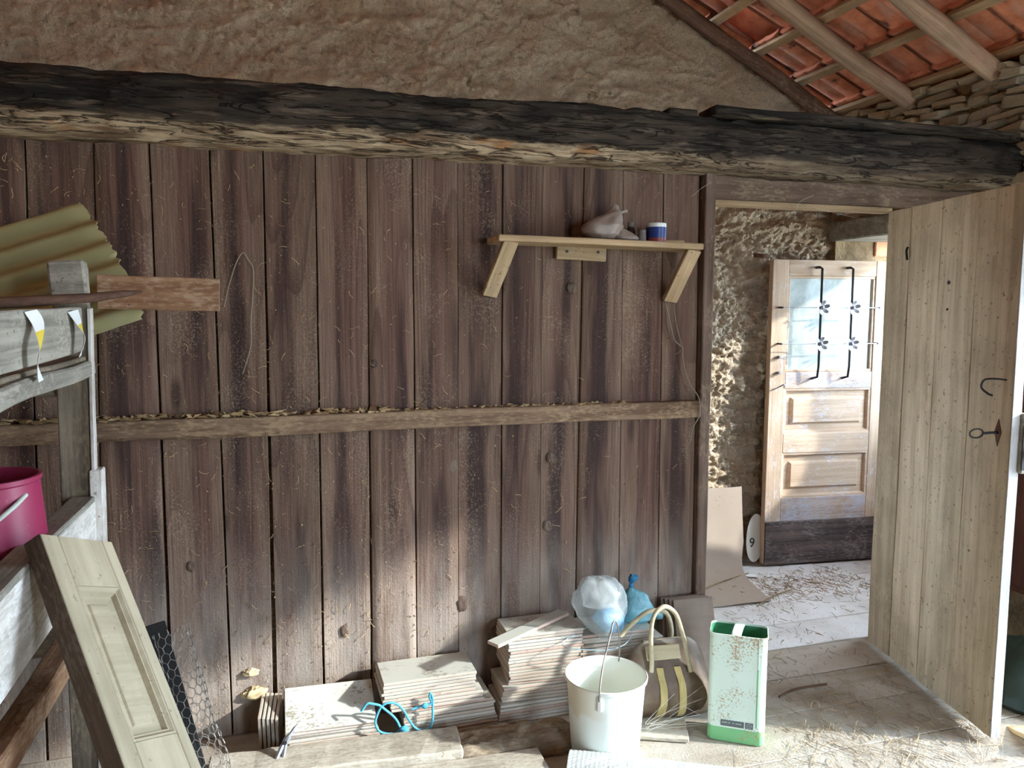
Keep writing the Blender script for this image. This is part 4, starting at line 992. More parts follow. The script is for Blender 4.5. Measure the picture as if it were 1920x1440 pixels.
# narrow panelled door leaning on the rack
TL, TRr, BLp = Vector((-0.466, 1.75, 1.044)), Vector((-0.367, 1.91, 0.972)), Vector((-0.278, 1.47, 0.678))
wv = (TRr - TL); PWid = wv.length; wv.normalize(); lv = (BLp - TL).normalized(); nv_ = lv.cross(wv).normalized()
if nv_.y > 0: nv_ = -nv_
lv = (lv - wv * lv.dot(wv)).normalized()
pd = empty('panel_door', (0, 0, 0), label='narrow cream panelled shutter leaning against the rack', cat='shutter')
yax = lv.cross(wv)   # local x = across, y = ?, z = -lv (up)
mm = Matrix((wv, (-lv).cross(wv), -lv)).transposed().to_4x4(); mm.translation = TL; pd.matrix_local = mm
ysgn = -1 if ((-lv).cross(wv)).dot(nv_) > 0 else 1     # +y*ysgn goes into the thickness
LEN = 1.30; TH = 0.042
def pb(name, x0, x1, s0, s1, d0, d1, mat=M_CREAM, par=pd, bev=0.002):
    o = bobj(name, bm_box(s1 - s0, abs(d1 - d0), x1 - x0, bev), mat, par)
    o.matrix_local = Matrix(((0, 0, 1, (x0 + x1) / 2), (0, ysgn, 0, ysgn * (d0 + d1) / 2), (-1, 0, 0, -(s0 + s1) / 2), (0, 0, 0, 1))) ; return o
pb('stile', 0, 0.045, 0, LEN, 0, TH); pb('stile', PWid - 0.032, PWid, 0, LEN, 0, TH)
pb('rail', 0.045, PWid - 0.032, 0, 0.118, 0.0005, TH); pb('rail', 0.045, PWid - 0.032, 0.455, 0.60, 0.0005, TH); pb('rail', 0.045, PWid - 0.032, 1.16, LEN, 0.0005, TH)
pb('side_edge', -0.002, 0.0005, 0, LEN, 0.001, TH - 0.001, M_CREAMEDGE)
def recess(s0, s1):
    x0, x1 = 0.045, PWid - 0.032
    rg = lambda i, d: [(x0 + i, ysgn * d, -(s0 + i)), (x1 - i, ysgn * d, -(s0 + i)), (x1 - i, ysgn * d, -(s1 - i)), (x0 + i, ysgn * d, -(s1 - i))]
    V = rg(0, 0.001) + rg(0.004, 0.0) + rg(0.010, 0.006) + rg(0.013, 0.006) + rg(0.017, 0.016) + rg(0.034, 0.018) + rg(0.037, 0.014) + rg(0.042, 0.013) + rg(0, 0.03); F = []
    for k in range(7):
        for q in range(4): F.append((k * 4 + q, k * 4 + (q + 1) % 4, k * 4 + 4 + (q + 1) % 4, k * 4 + 4 + q))
    F.append((28, 29, 30, 31)); F.append((35, 34, 33, 32))
    for q in range(4): F.append((q, 32 + q, 32 + (q + 1) % 4, (q + 1) % 4))
    mesh('panel', V, F, M_CREAM, pd)
recess(0.118, 0.455); recess(0.60, 1.16)

# dark board and roll of chicken wire beside it
o = stick('dark_board', (-0.375, 2.47, 0.555), (-0.20, 2.18, 0.012), 0.07, 0.02, (1, 0.3, 0), M_DARKBOARD, None, 0.003, 4, 0.001, 0.003, 95); tag(o, 'very dark board leaning behind the cream shutter', 'board')
def chicken_wire():
    A, B = Vector((-0.325, 2.45, 0.535)), Vector((-0.170, 2.24, 0.035)); ax = (B - A).normalized(); L = (B - A).length
    e1 = ax.cross(Vector((0, 0, 1))).normalized(); e2 = ax.cross(e1); g = Geo()
    nc_ = 13; ch = 0.030; nr = int(L / (ch * 0.78)); rr = random.Random(5)
    def P(c, r, k=0.0):
        a = (c / nc_) * 2 * math.pi; s_ = (r * ch * 0.78 + k)
        rad_ = 0.050 + 0.012 * mnoise.noise((c * 0.7, s_ * 9, 1)) + 0.004 * mnoise.noise((c * 3, s_ * 40, 7))
        return A + ax * s_ + (e1 * math.cos(a) + e2 * math.sin(a)) * rad_
    for r in range(nr):
        for c_ in range(nc_):
            o_ = 0.5 * (r % 2); c0 = c_ + o_
            t_ = P(c0, r, -ch * 0.20); b = P(c0, r, ch * 0.24)
            g.add(tube_geo([t_, b], 0.0013, 3, False)); g.add(tube_geo([b, P(c0 + 0.5, r + 1, -ch * 0.20)], 0.0010, 3, False)); g.add(tube_geo([b, P(c0 - 0.5, r + 1, -ch * 0.20)], 0.0010, 3, False))
    o = g.build('chicken_wire_roll', M_WIRE); tag(o, 'loose roll of hexagonal chicken wire behind the cream shutter', 'wire netting')
chicken_wire()

# ================================================================== WALL TILES STACKED ON THE FLOOR
TLx, TWy, TT = 0.300, 0.172, 0.0100
def glaze_mesh():
    bm = bm_box(1, 1, 1); bm2 = bm_box(TLx, TWy, TT, 0.0016); bm.free()
    me = bpy.data.meshes.new('glazed_tile'); bmesh.ops.recalc_face_normals(bm2, faces=bm2.faces[:]); bm2.to_mesh(me); bm2.free(); me.materials.append(M_GLAZE); return me
GM = glaze_mesh()
ORD = 'first second third fourth fifth sixth seventh eighth ninth tenth eleventh twelfth thirteenth fourteenth fifteenth sixteenth seventeenth eighteenth nineteenth twentieth twenty-first twenty-second twenty-third twenty-fourth twenty-fifth twenty-sixth twenty-seventh twenty-eighth'.split()
GM2 = GM.copy(); GM2.materials[0] = M_CLAYBACK
def tile(loc, rot, label, group, sc=(1, 1, 1), me=None):
    o = bpy.data.objects.new('glazed_tile', me or GM); link(o); o.location = loc; o.rotation_euler = rot; o.scale = sc
    return tag(o, label, 'tile', group)
def pile(n, x, y, z0, shift, stackname, group, sx=1.0, sy=1.0, step=0.0120, jit=0.004):
    for k in range(n):
        dx, dy, a = shift(k)
        o_ = n - 1 - k
        w = 'topmost tile' if o_ == 0 else 'lowest tile' if k == 0 else ORD[o_] + ' tile from the top'
        tile((x + dx + R.uniform(-jit, jit), y + dy + R.uniform(-jit, jit) * 0.7, z0 + TT / 2 + k * step), (0, 0, a + R.uniform(-.012, .012)), f'cream glazed {w} in {stackname}', group, (sx, sy, 1))
def sh3(k):
    if k < 6: return (-0.045 + 0.002 * k, -0.01, 0.02)
    if k < 11: return (-0.022, 0.0, -0.06 + 0.02 * (k - 6))
    if k < 15: return (0.004 + 0.006 * (k % 2), 0.0, -0.10 + 0.03 * (k - 11))
    return (0.0, 0.0, 0.0)
pile(27, 0.918, 2.690, 0.001, sh3, 'the tallest stack behind the white bucket', 'tiles of the tallest stack', 0.95)
def sh2(k):
    if k < 9: return (0.085 - 0.002 * k, 0.005, 0.03)
    if k < 12: return (0.03, 0.0, 0.01)
    return (0.004 * (k % 2), 0.004, 0.02)
pile(18, 0.480, 2.675, 0.001, sh2, 'the middle stack behind the blue rope', 'tiles of the middle stack', 1.10)
for k in range(5):
    tile((0.152 + 0.006 * (k % 2), 2.665 + 0.003 * k, 0.007 + 0.0115 * k), (0, 0, 0.02 * (k % 3) - 0.02), f'cream glazed {"lowest tile" if k == 0 else ORD[4 - k] + " flat tile from the top"} under the tilted stack', 'flat tiles of the tilted stack')
th_ = math.atan2(0.077, 0.142)
for k in range(4):
    c0 = Vector((0.146, 2.672, 0.098)) + Vector((0, -0.476, 0.879)) * 0.0122 * k + Vector((R.uniform(-.003, .003), R.uniform(-.003, .003), 0))
    tile(c0, (th_ + (0.05 if k == 3 else 0) * 0, 0.02, (-0.02, 0.0, 0.025, 0.0)[k]), ('lowest tilted tile with pink edge under the tilted stack top', 'third sloping tile of the tilted stack beside the grey pliers', 'second sloping tile of the tilted stack with pink clay edge', 'topmost sloping cream tile of the tilted stack, littered with crumbs')[k], 'sloping tiles of the tilted stack')
for k in range(5):
    tile((-0.080 + 0.0140 * k, 2.735 - 0.004 * k, 0.070 - 0.001 * k), (rad(90), rad(80), rad(84)), f'dusty tile standing on edge, {ORD[k]} from the sunless end beside the tilted stack', 'tiles standing on edge', (0.42, 0.8, 1))
def sh4(k): return ((-0.03, 0.004, -0.04) if k > 20 else (0.0 + 0.004 * (k % 3), 0.0, 0.01))
pile(24, 1.215, 2.690, 0.001, sh4, 'the stack under the plastic bags', 'tiles of the stack under the bags', 1.12)
for k in range(4):
    lean = 14.5
    L2 = TLx
    yb = 2.680 - 0.0130 * k; a = rad(lean)
    tile((1.545 + 0.012 * k, yb + 0.0 + math.sin(a) * L2 / 2 + 0.006, math.cos(a) * L2 * 0.5 * 1.14 + 0.004), (rad(90) - a, rad(90) if False else 0, rad(-2)), f'brownish tile leaning on the planks by the doorway, {("hindmost", "third", "second", "front")[k]} of four', 'tiles leaning by the doorway', (0.58, L2 / TWy * 1.14, 1), GM2)

o = stick('tile_strip', (0.700, 2.555, 0.324), (1.03, 2.735, 0.335), 0.0115, 0.055, (0, 0, 1), M_SHELF, None, 0.001, 0, 0, 0, 96); o.data.materials[0] = M_GLAZE; tag(o, 'narrow pinkish tile offcut lying across the tallest tile stack', 'tile offcut')

# blue rope, pliers, floor tile
def rp(l): return [Vector(p) for p in l]
rope_pts = [(0.242, 2.562, 0.143), (0.262, 2.562, 0.167), (0.281, 2.562, 0.164), (0.304, 2.562, 0.155), (0.323, 2.562, 0.137), (0.346, 2.562, 0.114), (0.362, 2.562, 0.092), (0.374, 2.562, 0.066), (0.387, 2.562, 0.06)]
rope2 = [(0.376, 2.562, 0.062), (0.361, 2.562, 0.049), (0.33, 2.562, 0.05), (0.302, 2.562, 0.064), (0.289, 2.562, 0.094), (0.295, 2.562, 0.122), (0.31, 2.562, 0.15), (0.332, 2.562, 0.16), (0.362, 2.562, 0.152), (0.386, 2.562, 0.124), (0.402, 2.562, 0.092), (0.42, 2.562, 0.062), (0.44, 2.562, 0.046), (0.463, 2.562, 0.042), (0.48, 2.562, 0.055), (0.486, 2.562, 0.085), (0.486, 2.562, 0.124), (0.486, 2.562, 0.149), (0.48, 2.562, 0.173), (0.475, 2.562, 0.162), (0.482, 2.562, 0.138), (0.458, 2.562, 0.134), (0.414, 2.562, 0.125)]
rpe = empty('blue_rope', (0, 0, 0), label='bright blue plastic rope looped over the tile stacks', cat='rope')
g = Geo(); g.add(tube_geo(catmull(rope_pts, 8), 0.0042, 7)); g.build('strand', M_ROPE, rpe, 60)
g = Geo(); g.add(tube_geo(catmull(rope2, 6), 0.0042, 7)); g.build('strand', M_ROPE, rpe, 60)
blob('knot', interp([(0.003, -0.014, 0, 0), (0.013, -0.006, 0, 0), (0.013, 0.006, 0, 0), (0.003, 0.014, 0, 0)]), M_ROPE, 2, (0.387, 2.556, 0.06), 1.3, 1, 0.006, 10, rpe, 60)
blob('knot', interp([(0.003, -0.010, 0, 0), (0.009, -0.004, 0, 0), (0.009, 0.004, 0, 0), (0.003, 0.010, 0, 0)]), M_ROPE, 4, (0.458, 2.556, 0.134), 1.3, 1, 0.004, 10, rpe, 60)
pli = empty('pliers', (0.0, 2.535, 0.085), label='old grey pliers leaning on the tilted tile stack', cat='pliers')
g = [(-0.052, -0.060, -0.06), (-0.030, -0.03, -0.022), (-0.008, 0.0, 0.006), (0.012, 0.012, 0.024), (0.035, 0.03, 0.045)]
V, F = tube_geo(catmull(g, 4), [0.007] * 5 + [0.008] * 4 + [0.009] * 3 + [0.006] * 3 + [0.0025] * 2, 6); mesh('handle', V, F, M_OLDSTEEL, pli, 50)
g = [(-0.028, -0.064, -0.072), (-0.015, -0.035, -0.034), (-0.004, -0.004, 0.002), (0.010, 0.010, 0.020), (0.03, 0.024, 0.038)]
V, F = tube_geo(catmull(g, 4), [0.006] * 5 + [0.007] * 4 + [0.009] * 3 + [0.005] * 3 + [0.002] * 2, 6); mesh('handle', V, F, M_OLDSTEEL, pli, 50)
tube('rivet', [(-0.006, -0.012, 0.010), (-0.006, 0.002, -0.004)], 0.006, M_IRON, pli, 10)

# worn boards on the floor in front of the tiles
o = stick('floor_board', (-0.245, 2.505, 0.030), (0.56, 2.455, 0.030), 0.055, 0.16, (0, 0, 1), M_OLDFLOORBOARD, None, 0.006, 16, 0.004, 0.006, 97); tag(o, 'thick dusty board lying on the floor in front of the tiles', 'board')
def rotten():
    nx, ny = 46, 14; V = []; A = Vector((0.55, 2.455, 0)); B = Vector((1.02, 2.43, 0)); W_ = 0.175
    d = (B - A).normalized(); e = Vector((-d.y, d.x, 0))
    for i in range(nx + 1):
        u = i / nx; ww = W_ * (1 if u < 0.75 else 1 - 1.2 * (u - 0.75))
        for j in range(ny + 1):
            v = j / ny - 0.5
            h = 0.052 * (1 - (2 * abs(v)) ** 6) * (1 if u < 0.7 else 1 - 0.6 * (u - 0.7) / 0.3) + 0.016 * mnoise.noise((u * 7, v * 9, 1)) + 0.010 * mnoise.noise((u * 14, v * 26, 4))
            p = A.lerp(B, u) + e * v * ww; V.append((p.x, p.y, max(0.002, h + 0.004)))
    N1 = len(V); V += [(p[0], p[1], 0.0005) for p in V]; m = ny + 1; F = []
    for i in range(nx):
        for j in range(ny): a = i * m + j; F.append((a, a + m, a + m + 1, a + 1)); F.append((N1 + a, N1 + a + 1, N1 + a + m + 1, N1 + a + m))
    for i in range(nx): F.append((i * m, N1 + i * m, N1 + i * m + m, i * m + m)); F.append((i * m + ny, i * m + m + ny, N1 + i * m + m + ny, N1 + i * m + ny))
    for j in range(ny): F.append((j, j + 1, N1 + j + 1, N1 + j)); F.append((nx * m + j, N1 + nx * m + j, N1 + nx * m + j + 1, nx * m + j + 1))
    o = mesh('rotten_timber', V, F, M_ROTTEN, None, 60); tag(o, 'crumbling rotten brown timber end on the floor beside the white bucket', 'timber')
rotten()
o = stick('floor_board', (-0.22, 2.345, 0.018), (0.80, 2.30, 0.018), 0.034, 0.125, (0, 0, 1), M_OLDFLOORBOARD, None, 0.005, 16, 0.003, 0.006, 98); tag(o, 'lower dusty board on the floor closest to the woven mat', 'board')
o = stick('loose_board', (1.17, 2.44, 0.010), (1.36, 2.36, 0.010), 0.016, 0.14, (0, 0, 1), M_OLDFLOORBOARD, None, 0.003, 4, 0.001, 0.002, 99); tag(o, 'short flat board end between white bucket and brown bag', 'board')

# ================================================================== BUCKET, BAG, TIN
wbk = empty('bucket', (1.035, 2.335, 0.0), label='white plastic bucket with wire bail in front of the tile stacks', cat='bucket')
BH = 0.274
lathe('body', [(0.0, 0.004), (0.100, 0.004), (0.110, 0.0), (0.114, 0.006), (0.1315, BH - 0.012), (0.1385, BH - 0.010), (0.1395, BH - 0.001), (0.137, BH + 0.002), (0.1335, BH), (0.130, BH - 0.010), (0.110, 0.014), (0.0, 0.012)], M_BUCKET, wbk, 64, 30)
for s_ in (1, -1):
    lg = bobj('lug', bm_box(0.014, 0.008, 0.05, 0.002), M_BUCKET, wbk); a = rad(238) if s_ > 0 else rad(48)
    lg.location = (0.1335 * math.cos(a), 0.1335 * math.sin(a), BH - 0.04); lg.rotation_euler = (0, 0, a + rad(90))
a1, a2 = rad(238), rad(48); p1 = Vector((0.139 * math.cos(a1), 0.139 * math.sin(a1), BH - 0.03)); p2 = Vector((0.139 * math.cos(a2), 0.139 * math.sin(a2), BH - 0.03))
bp = [p1, p1 + Vector((0.004, 0.006, 0.05)), p1.lerp(p2, 0.20) + Vector((0, 0, 0.115)), p1.lerp(p2, 0.38) + Vector((0.01, 0, 0.185)), p1.lerp(p2, 0.47) + Vector((0.012, 0, 0.212)), p1.lerp(p2, 0.56) + Vector((0.016, 0, 0.205)), p1.lerp(p2, 0.68) + Vector((0.018, 0, 0.16)), p1.lerp(p2, 0.86) + Vector((0.012, 0, 0.075)), p2]
tube('bail', catmull(bp, 6), 0.0026, M_WIRE, wbk, 6)

def bag():
    b = empty('travel_bag', (1.345, 2.50, 0.0), label='worn brown holdall with yellow stripes and cream handles on the floor', cat='bag')
    b.rotation_euler = (0, 0, rad(-6))
    nx, na = 36, 28; Lx = 0.36; V = []; F = []
    def sec(u, a):
        # cross-section: wide base, gathered top
        e = 1 - abs(2 * u - 1) ** 3.2; hgt = 0.292 * (0.60 + 0.40 * max(0, 1 - abs(2 * u - 1) ** 5) ** 0.5); dep = 0.105 * (0.55 + 0.45 * e ** 0.5)
        c_, s_ = math.cos(a), math.sin(a)
        y = dep * math.copysign(abs(c_) ** 0.75, c_) ; z = (s_ * 0.5 + 0.5)
        tp = 1 - 0.72 * max(0, z - 0.25) / 0.75
        z = 0.002 + hgt * z ** 0.85
        return y * tp, z
    for i in range(nx + 1):
        u = i / nx; x = (u - 0.5) * Lx
        for k in range(na):
            a = 2 * math.pi * k / na - math.pi / 2; y, z = sec(u, a)
            q = Vector((x, y, z)); d = 0.009 * mnoise.noise(q * 13) + 0.005 * mnoise.noise(q * 34)
            V.append((x * (1 - 0.22 * (z / 0.29)), y + d, max(0.001, z + d * 0.6)))
    for i in range(nx):
        for k in range(na): F.append((i * na + k, (i + 1) * na + k, (i + 1) * na + (k + 1) % na, i * na + (k + 1) % na))
    F.append(tuple(range(na))); F.append(tuple(nx * na + k for k in range(na))[::-1])
    mesh('body', V, F, M_LEATHER, b, 60)
    def front(x, z, off=0.003):
        u = x / Lx + 0.5; best = None
        for k in range(60):
            a = -math.pi / 2 + math.pi * k / 59 ; y, zz = sec(u, math.pi - a) if False else sec(u, math.pi - a)
            if best is None or abs(zz - z) < best[0]: best = (abs(zz - z), y)
        q = Vector((x, best[1], z)); d = 0.009 * mnoise.noise(q * 13) + 0.005 * mnoise.noise(q * 34)
        return Vector((x * (1 - 0.22 * (z / 0.29)), -abs(best[1]) + d - off, z))
    for xs in (-0.045, 0.035):
        V = []; F = []; n = 16
        for i in range(n + 1):
            z = 0.012 + 0.20 * i / n; x = xs + (-0.012 if i > 11 else 0) * (i - 11) / 5
            for w in (-0.014, 0.014): V.append(front(x + w, z, 0.0065))
        m = len(V); V += [v + Vector((0, 0.006, 0)) for v in V]
        for i in range(n):
            a = 2 * i; F.append((a, a + 1, a + 3, a + 2)); F.append((a, a + 2, m + a + 2, m + a)); F.append((a + 1, m + a + 1, m + a + 3, a + 3))
        mesh('stripe', V, F, M_STRIPE, b, 60)
    V, F = [], []
    tube('zip_welt', [(x, 0.0 + 0.004 * math.sin(x * 40), 0.288 - 0.9 * abs(x) ** 2.2) for x in [-.085 + .17 * k / 14 for k in range(15)]], 0.006, M_HANDLECREAM, b, 6)
    o = bobj('top_flap', bm_box(0.13, 0.006, 0.05, 0.002, (5, 0, 2), 0.001, 0.004, 6), M_FILMBEIGE, b); o.location = (-0.03, -0.050, 0.262); o.rotation_euler = (rad(-28), 0, 0); o.data.materials[0] = M_HANDLECREAM
    def handle(y, pts):
        P = catmull([Vector(p) for p in pts], 7); V, F = tube_geo(P, 0.0085, 8); mesh('handle', V, F, M_HANDLECREAM, b, 60)
    handle(0, [(-0.082, -0.075, 0.205), (-0.080, -0.070, 0.25), (-0.078, -0.05, 0.33), (-0.062, -0.035, 0.395), (-0.022, -0.03, 0.425), (0.022, -0.032, 0.395), (0.046, -0.045, 0.32), (0.058, -0.065, 0.245), (0.066, -0.080, 0.195)])
    handle(0, [(-0.165, 0.03, 0.30), (-0.13, 0.03, 0.335), (-0.075, 0.035, 0.375), (-0.03, 0.04, 0.385), (0.02, 0.045, 0.365), (0.042, 0.05, 0.30), (0.03, 0.04, 0.245)])
bag()

def tin():
    fx = Vector((0.160, -0.108, 0)).normalized(); TWd, TDp, THt = 0.192, 0.118, 0.385
    b = empty('oil_tin', (1.408, 2.305, 0.0), label='tall pale green tin with its top cut open and darker green base band', cat='tin')
    fy = Vector((-fx.y, fx.x, 0)); b.matrix_local = Matrix((fx, fy, Vector((0, 0, 1)))).transposed().to_4x4(); b.location = (1.408, 2.305, 0.001)
    r = 0.024; ring = []
    for cx_, cy2, a0 in ((TWd - r, r, -90), (TWd - r, TDp - r, 0), (r, TDp - r, 90), (r, r, 180)):
        for k in range(7): a = rad(a0 + 15 * k); ring.append((cx_ + r * math.cos(a), cy2 + r * math.sin(a)))
    n = len(ring); cx0, cy0 = TWd / 2, TDp / 2
    def lev(z, inset):
        return [(cx0 + (x - cx0) * (1 - inset / cx0), cy0 + (y - cy0) * (1 - inset / cy0), z) for x, y in ring]
    def shell(name, levs, mat, cap0=False, cap1=False):
        V = [p for l in levs for p in l]; F = []
        for i in range(len(levs) - 1):
            for k in range(n): F.append((i * n + k, i * n + (k + 1) % n, (i + 1) * n + (k + 1) % n, (i + 1) * n + k))
        if cap0: F.append(tuple(range(n))[::-1])
        if cap1: F.append(tuple((len(levs) - 1) * n + k for k in range(n)))
        return mesh(name, V, F, mat, b, 40)
    shell('body', [lev(0, 0.003), lev(0.004, 0), lev(0.05, 0), lev(0.2, 0.0003), lev(THt - 0.008, 0), lev(THt - 0.004, -0.0022), lev(THt, -0.002), lev(THt + 0.001, 0.0008), lev(THt - 0.006, 0.0014)], M_TIN, True)
    shell('inside', [lev(THt - 0.006, 0.0014), lev(0.2, 0.0016), lev(0.006, 0.002)], M_TININ, False, True)
    V = []; F = []; q = 14
    for i in range(q + 1):
        y = 0.001 + (TDp - 0.002) * i / q; z = THt - 0.004 + 0.004 * math.sin(math.pi * i / q)
        for w, dz in ((-0.017, 0.0), (-0.013, 0.006), (0.013, 0.006), (0.017, 0.0)): V.append((0.086 + w + 0.012 * i / q, y, z + dz * (1 if 1 < i < q - 1 else 0.2)))
    m = len(V); V += [(x, y, z - 0.0015) for x, y, z in V]
    for i in range(q):
        for k in range(3): a = 4 * i + k; F.append((a, a + 1, a + 5, a + 4)); F.append((m + a, m + a + 4, m + a + 5, m + a + 1))
        F.append((4 * i, 4 * i + 4, m + 4 * i + 4, m + 4 * i)); F.append((4 * i + 3, m + 4 * i + 3, m + 4 * i + 7, 4 * i + 7))
    mesh('carry_strap', V, F, M_TINSTRAP, b, 40)
    o = bobj('seam', bm_box(0.003, 0.0025, THt - 0.07), M_TIN, b); o.location = (TWd - 0.028, -0.0008, THt / 2 + 0.03)
    lbl = bobj('label', bm_box(0.078, 0.0012, 0.022), M_LABEL, b); lbl.location = (0.084, -0.0006, 0.069)
    lb2 = bobj('label', bm_box(0.026, 0.0012, 0.022), M_LABEL, b); lb2.location = (0.140, -0.0006, 0.069)
    tube('emblem', [Vector((0.011 * 0.7 * math.cos(a), -0.0011, 0.0078 * math.sin(a))) for a in [2 * math.pi * k / 20 for k in range(20)]], 0.0006, M_LABELINK, lb2, 4, True)
    tube('emblem_stroke', [(-0.005, -0.0011, -0.001), (-0.001, -0.0011, 0.003), (0.001, -0.0011, -0.003), (0.005, -0.0011, 0.001)], 0.0007, M_LABELINK, lb2, 4)
    rr = random.Random(3); x = -0.034; k = 0       # the print is worn beyond reading: only the runs of small strokes are left
    g = Geo()
    while x < 0.034:
        w = rr.uniform(0.0015, 0.004); hgt = rr.uniform(0.0025, 0.0045)
        if rr.random() < 0.75:
            s_ = bm_box(w, 0.0006, hgt, c=(x + w / 2, -0.0009, 0.002)); s_.verts.ensure_lookup_table(); g.add(([v.co.copy() for v in s_.verts], [tuple(v.index for v in f.verts) for f in s_.faces])); s_.free()
        x += w + 0.0012
    g.build('worn_lettering', M_LABELINK, lbl)
tin()

# ================================================================== PLASTIC BAGS ON THE TILES
pb1 = empty('plastic_bag', (1.125, 2.60, 0.282), label='clear plastic bag with blue film inside on the tile stack', cat='plastic bag')
blob('bag_film', interp([(0.028, 0.0, 0.022, 0), (0.058, 0.03, 0.016, 0), (0.094, 0.085, 0.004, 0), (0.108, 0.135, -0.004, 0), (0.092, 0.185, -0.008, 0), (0.058, 0.222, -0.012, 0), (0.016, 0.232, -0.016, 0)], 4), M_FILM, 11, (0, 0, 0), 1.0, 0.72, 0.016, 48, pb1, 13, 120)
blob('blue_film', interp([(0.02, 0.012, 0.055, 0), (0.058, 0.03, 0.045, 0), (0.066, 0.07, 0.03, 0), (0.048, 0.11, 0.025, 0), (0.01, 0.125, 0.02, 0)], 3), M_FILMBLUE, 14, (0, 0, 0), 0.85, 0.7, 0.02, 26, pb1, 22, 120)
blob('folded_film', interp([(0.03, 0.125, -0.02, -0.02), (0.07, 0.135, -0.01, -0.02), (0.075, 0.17, 0.0, -0.01), (0.05, 0.205, 0, 0), (0.01, 0.218, 0, 0)], 3), M_FILM, 17, (0, 0, 0), 0.95, 0.7, 0.02, 24, pb1, 16, 120)
ho = tube('plastic_hoop', [Vector((1.10 + 0.135 * math.cos(a), 2.565 + 0.05 * math.sin(a), 0.297 + 0.012 * math.sin(a * 2) - 0.03 * math.sin(a + 3.6))) for a in [2 * math.pi * k / 40 for k in range(40)]], 0.0017, M_CORD, None, 5, True); tag(ho, 'thin pale blue cord loop under the clear plastic bag', 'cord')
pb2 = empty('tied_bag', (1.310, 2.70, 0.283), label='teal plastic bag tied with a dark knot on the tile stack', cat='plastic bag')
blob('bag_film', interp([(0.055, 0.0, 0.005, 0), (0.082, 0.02, 0.005, 0), (0.080, 0.055, 0.004, 0), (0.056, 0.10, -0.004, 0), (0.024, 0.125, -0.012, 0), (0.009, 0.136, -0.014, 0)], 4), M_FILMTEAL, 21, (0, 0, 0), 0.98, 0.75, 0.010, 30, pb2, 20, 50)
blob('knot', interp([(0.007, 0.132, -0.014, 0), (0.010, 0.142, -0.013, 0), (0.008, 0.152, -0.012, 0), (0.018, 0.165, -0.006, 0), (0.020, 0.178, -0.004, 0), (0.004, 0.190, -0.012, 0)], 3), M_FILMKNOT, 24, (0, 0, 0), 1.0, 0.7, 0.014, 16, pb2, 40, 40)
blob('bag_corner', interp([(0.02, 0.0, 0.105, 0), (0.026, 0.012, 0.10, 0), (0.018, 0.03, 0.09, 0), (0.004, 0.045, 0.08, 0)], 3), M_FILMTEAL, 27, (0, 0, 0), 1, 0.8, 0.008, 14, pb2, 30, 50)

# rolled woven mat at the lower edge of the view
def mat_():
    A, B = Vector((0.865, 2.235, -0.003)), Vector((1.40, 1.955, -0.003)); d = (B - A).normalized(); e = Vector((-d.y, d.x, 0)); nx, na = 110, 26; L = (B - A).length
    V = []; F = []
    for i in range(nx + 1):
        u = i / nx; rr_ = 1 + 0.035 * math.sin(u * 2 * math.pi * 42) * (0.6 + 0.8 * mnoise.noise((u * 30, 2, 2)))
        for k in range(na):
            a = 2 * math.pi * k / na; q = 1 + 0.05 * mnoise.noise((math.cos(a) * 2, math.sin(a) * 2, u * 5))
            p = A + d * (u * L) + e * (math.cos(a) * 0.065 * rr_ * q) + Vector((0, 0, 0.042 + math.sin(a) * 0.037 * rr_ * q)); V.append(p)
    for i in range(nx):
        for k in range(na): F.append((i * na + k, i * na + (k + 1) % na, (i + 1) * na + (k + 1) % na, (i + 1) * na + k))
    F.append(tuple(range(na))[::-1]); F.append(tuple(nx * na + k for k in range(na)))
    o = mesh('rolled_mat', V, F, M_WOVEN, None, 80); tag(o, 'rolled white ribbed cotton mat on the floor below the white bucket', 'mat')
mat_()

# ================================================================== PASSAGE FLOOR AND CORNER BY THE DOOR
def cardboard():
    P = catmull([(3.36, 0.004), (3.55, 0.005), (3.70, 0.008), (3.80, 0.03), (3.86, 0.10), (3.885, 0.25), (3.90, 0.46)], 6); return P
def card_sheet():
    prof = catmull([Vector((3.37, 0.005, 0)), Vector((3.55, 0.006, 0)), Vector((3.70, 0.010, 0)), Vector((3.80, 0.035, 0)), Vector((3.86, 0.11, 0)), Vector((3.885, 0.26, 0)), Vector((3.90, 0.47, 0))], 6)
    n = len(prof); V = []; F = []; nx = 10
    for i, p in enumerate(prof):
        s_ = i / (n - 1); xr = 2.40 + 0.17 * min(1, s_ * 1.4) - 0.03 * max(0, s_ - 0.8)
        for k in range(nx + 1):
            u = k / nx; x = 1.80 + (xr - 1.80) * u
            V.append((x, p.x - (0.02 * u if s_ < .05 else 0), p.y + 0.004 * (1 + mnoise.noise((x * 6, p.x * 6, 0)))))
    m = len(V); V += [(x, y + 0.001, z - 0.0035) for x, y, z in V]; q = nx + 1
    for i in range(n - 1):
        for k in range(nx): a = i * q + k; F.append((a, a + 1, a + q + 1, a + q)); F.append((m + a, m + a + q, m + a + q + 1, m + a + 1))
        F.append((i * q, i * q + q, m + i * q + q, m + i * q)); F.append((i * q + nx, m + i * q + nx, m + i * q + q + nx, i * q + q + nx))
    for k in range(nx): F.append((k, m + k, m + k + 1, k + 1)); a = (n - 1) * q + k; F.append((a, a + 1, m + a + 1, m + a))
    o = mesh('cardboard_sheet', V, F, M_CARD, None, 60); tag(o, 'large brown cardboard sheet curving from passage floor up the rendered wall', 'cardboard')
card_sheet()
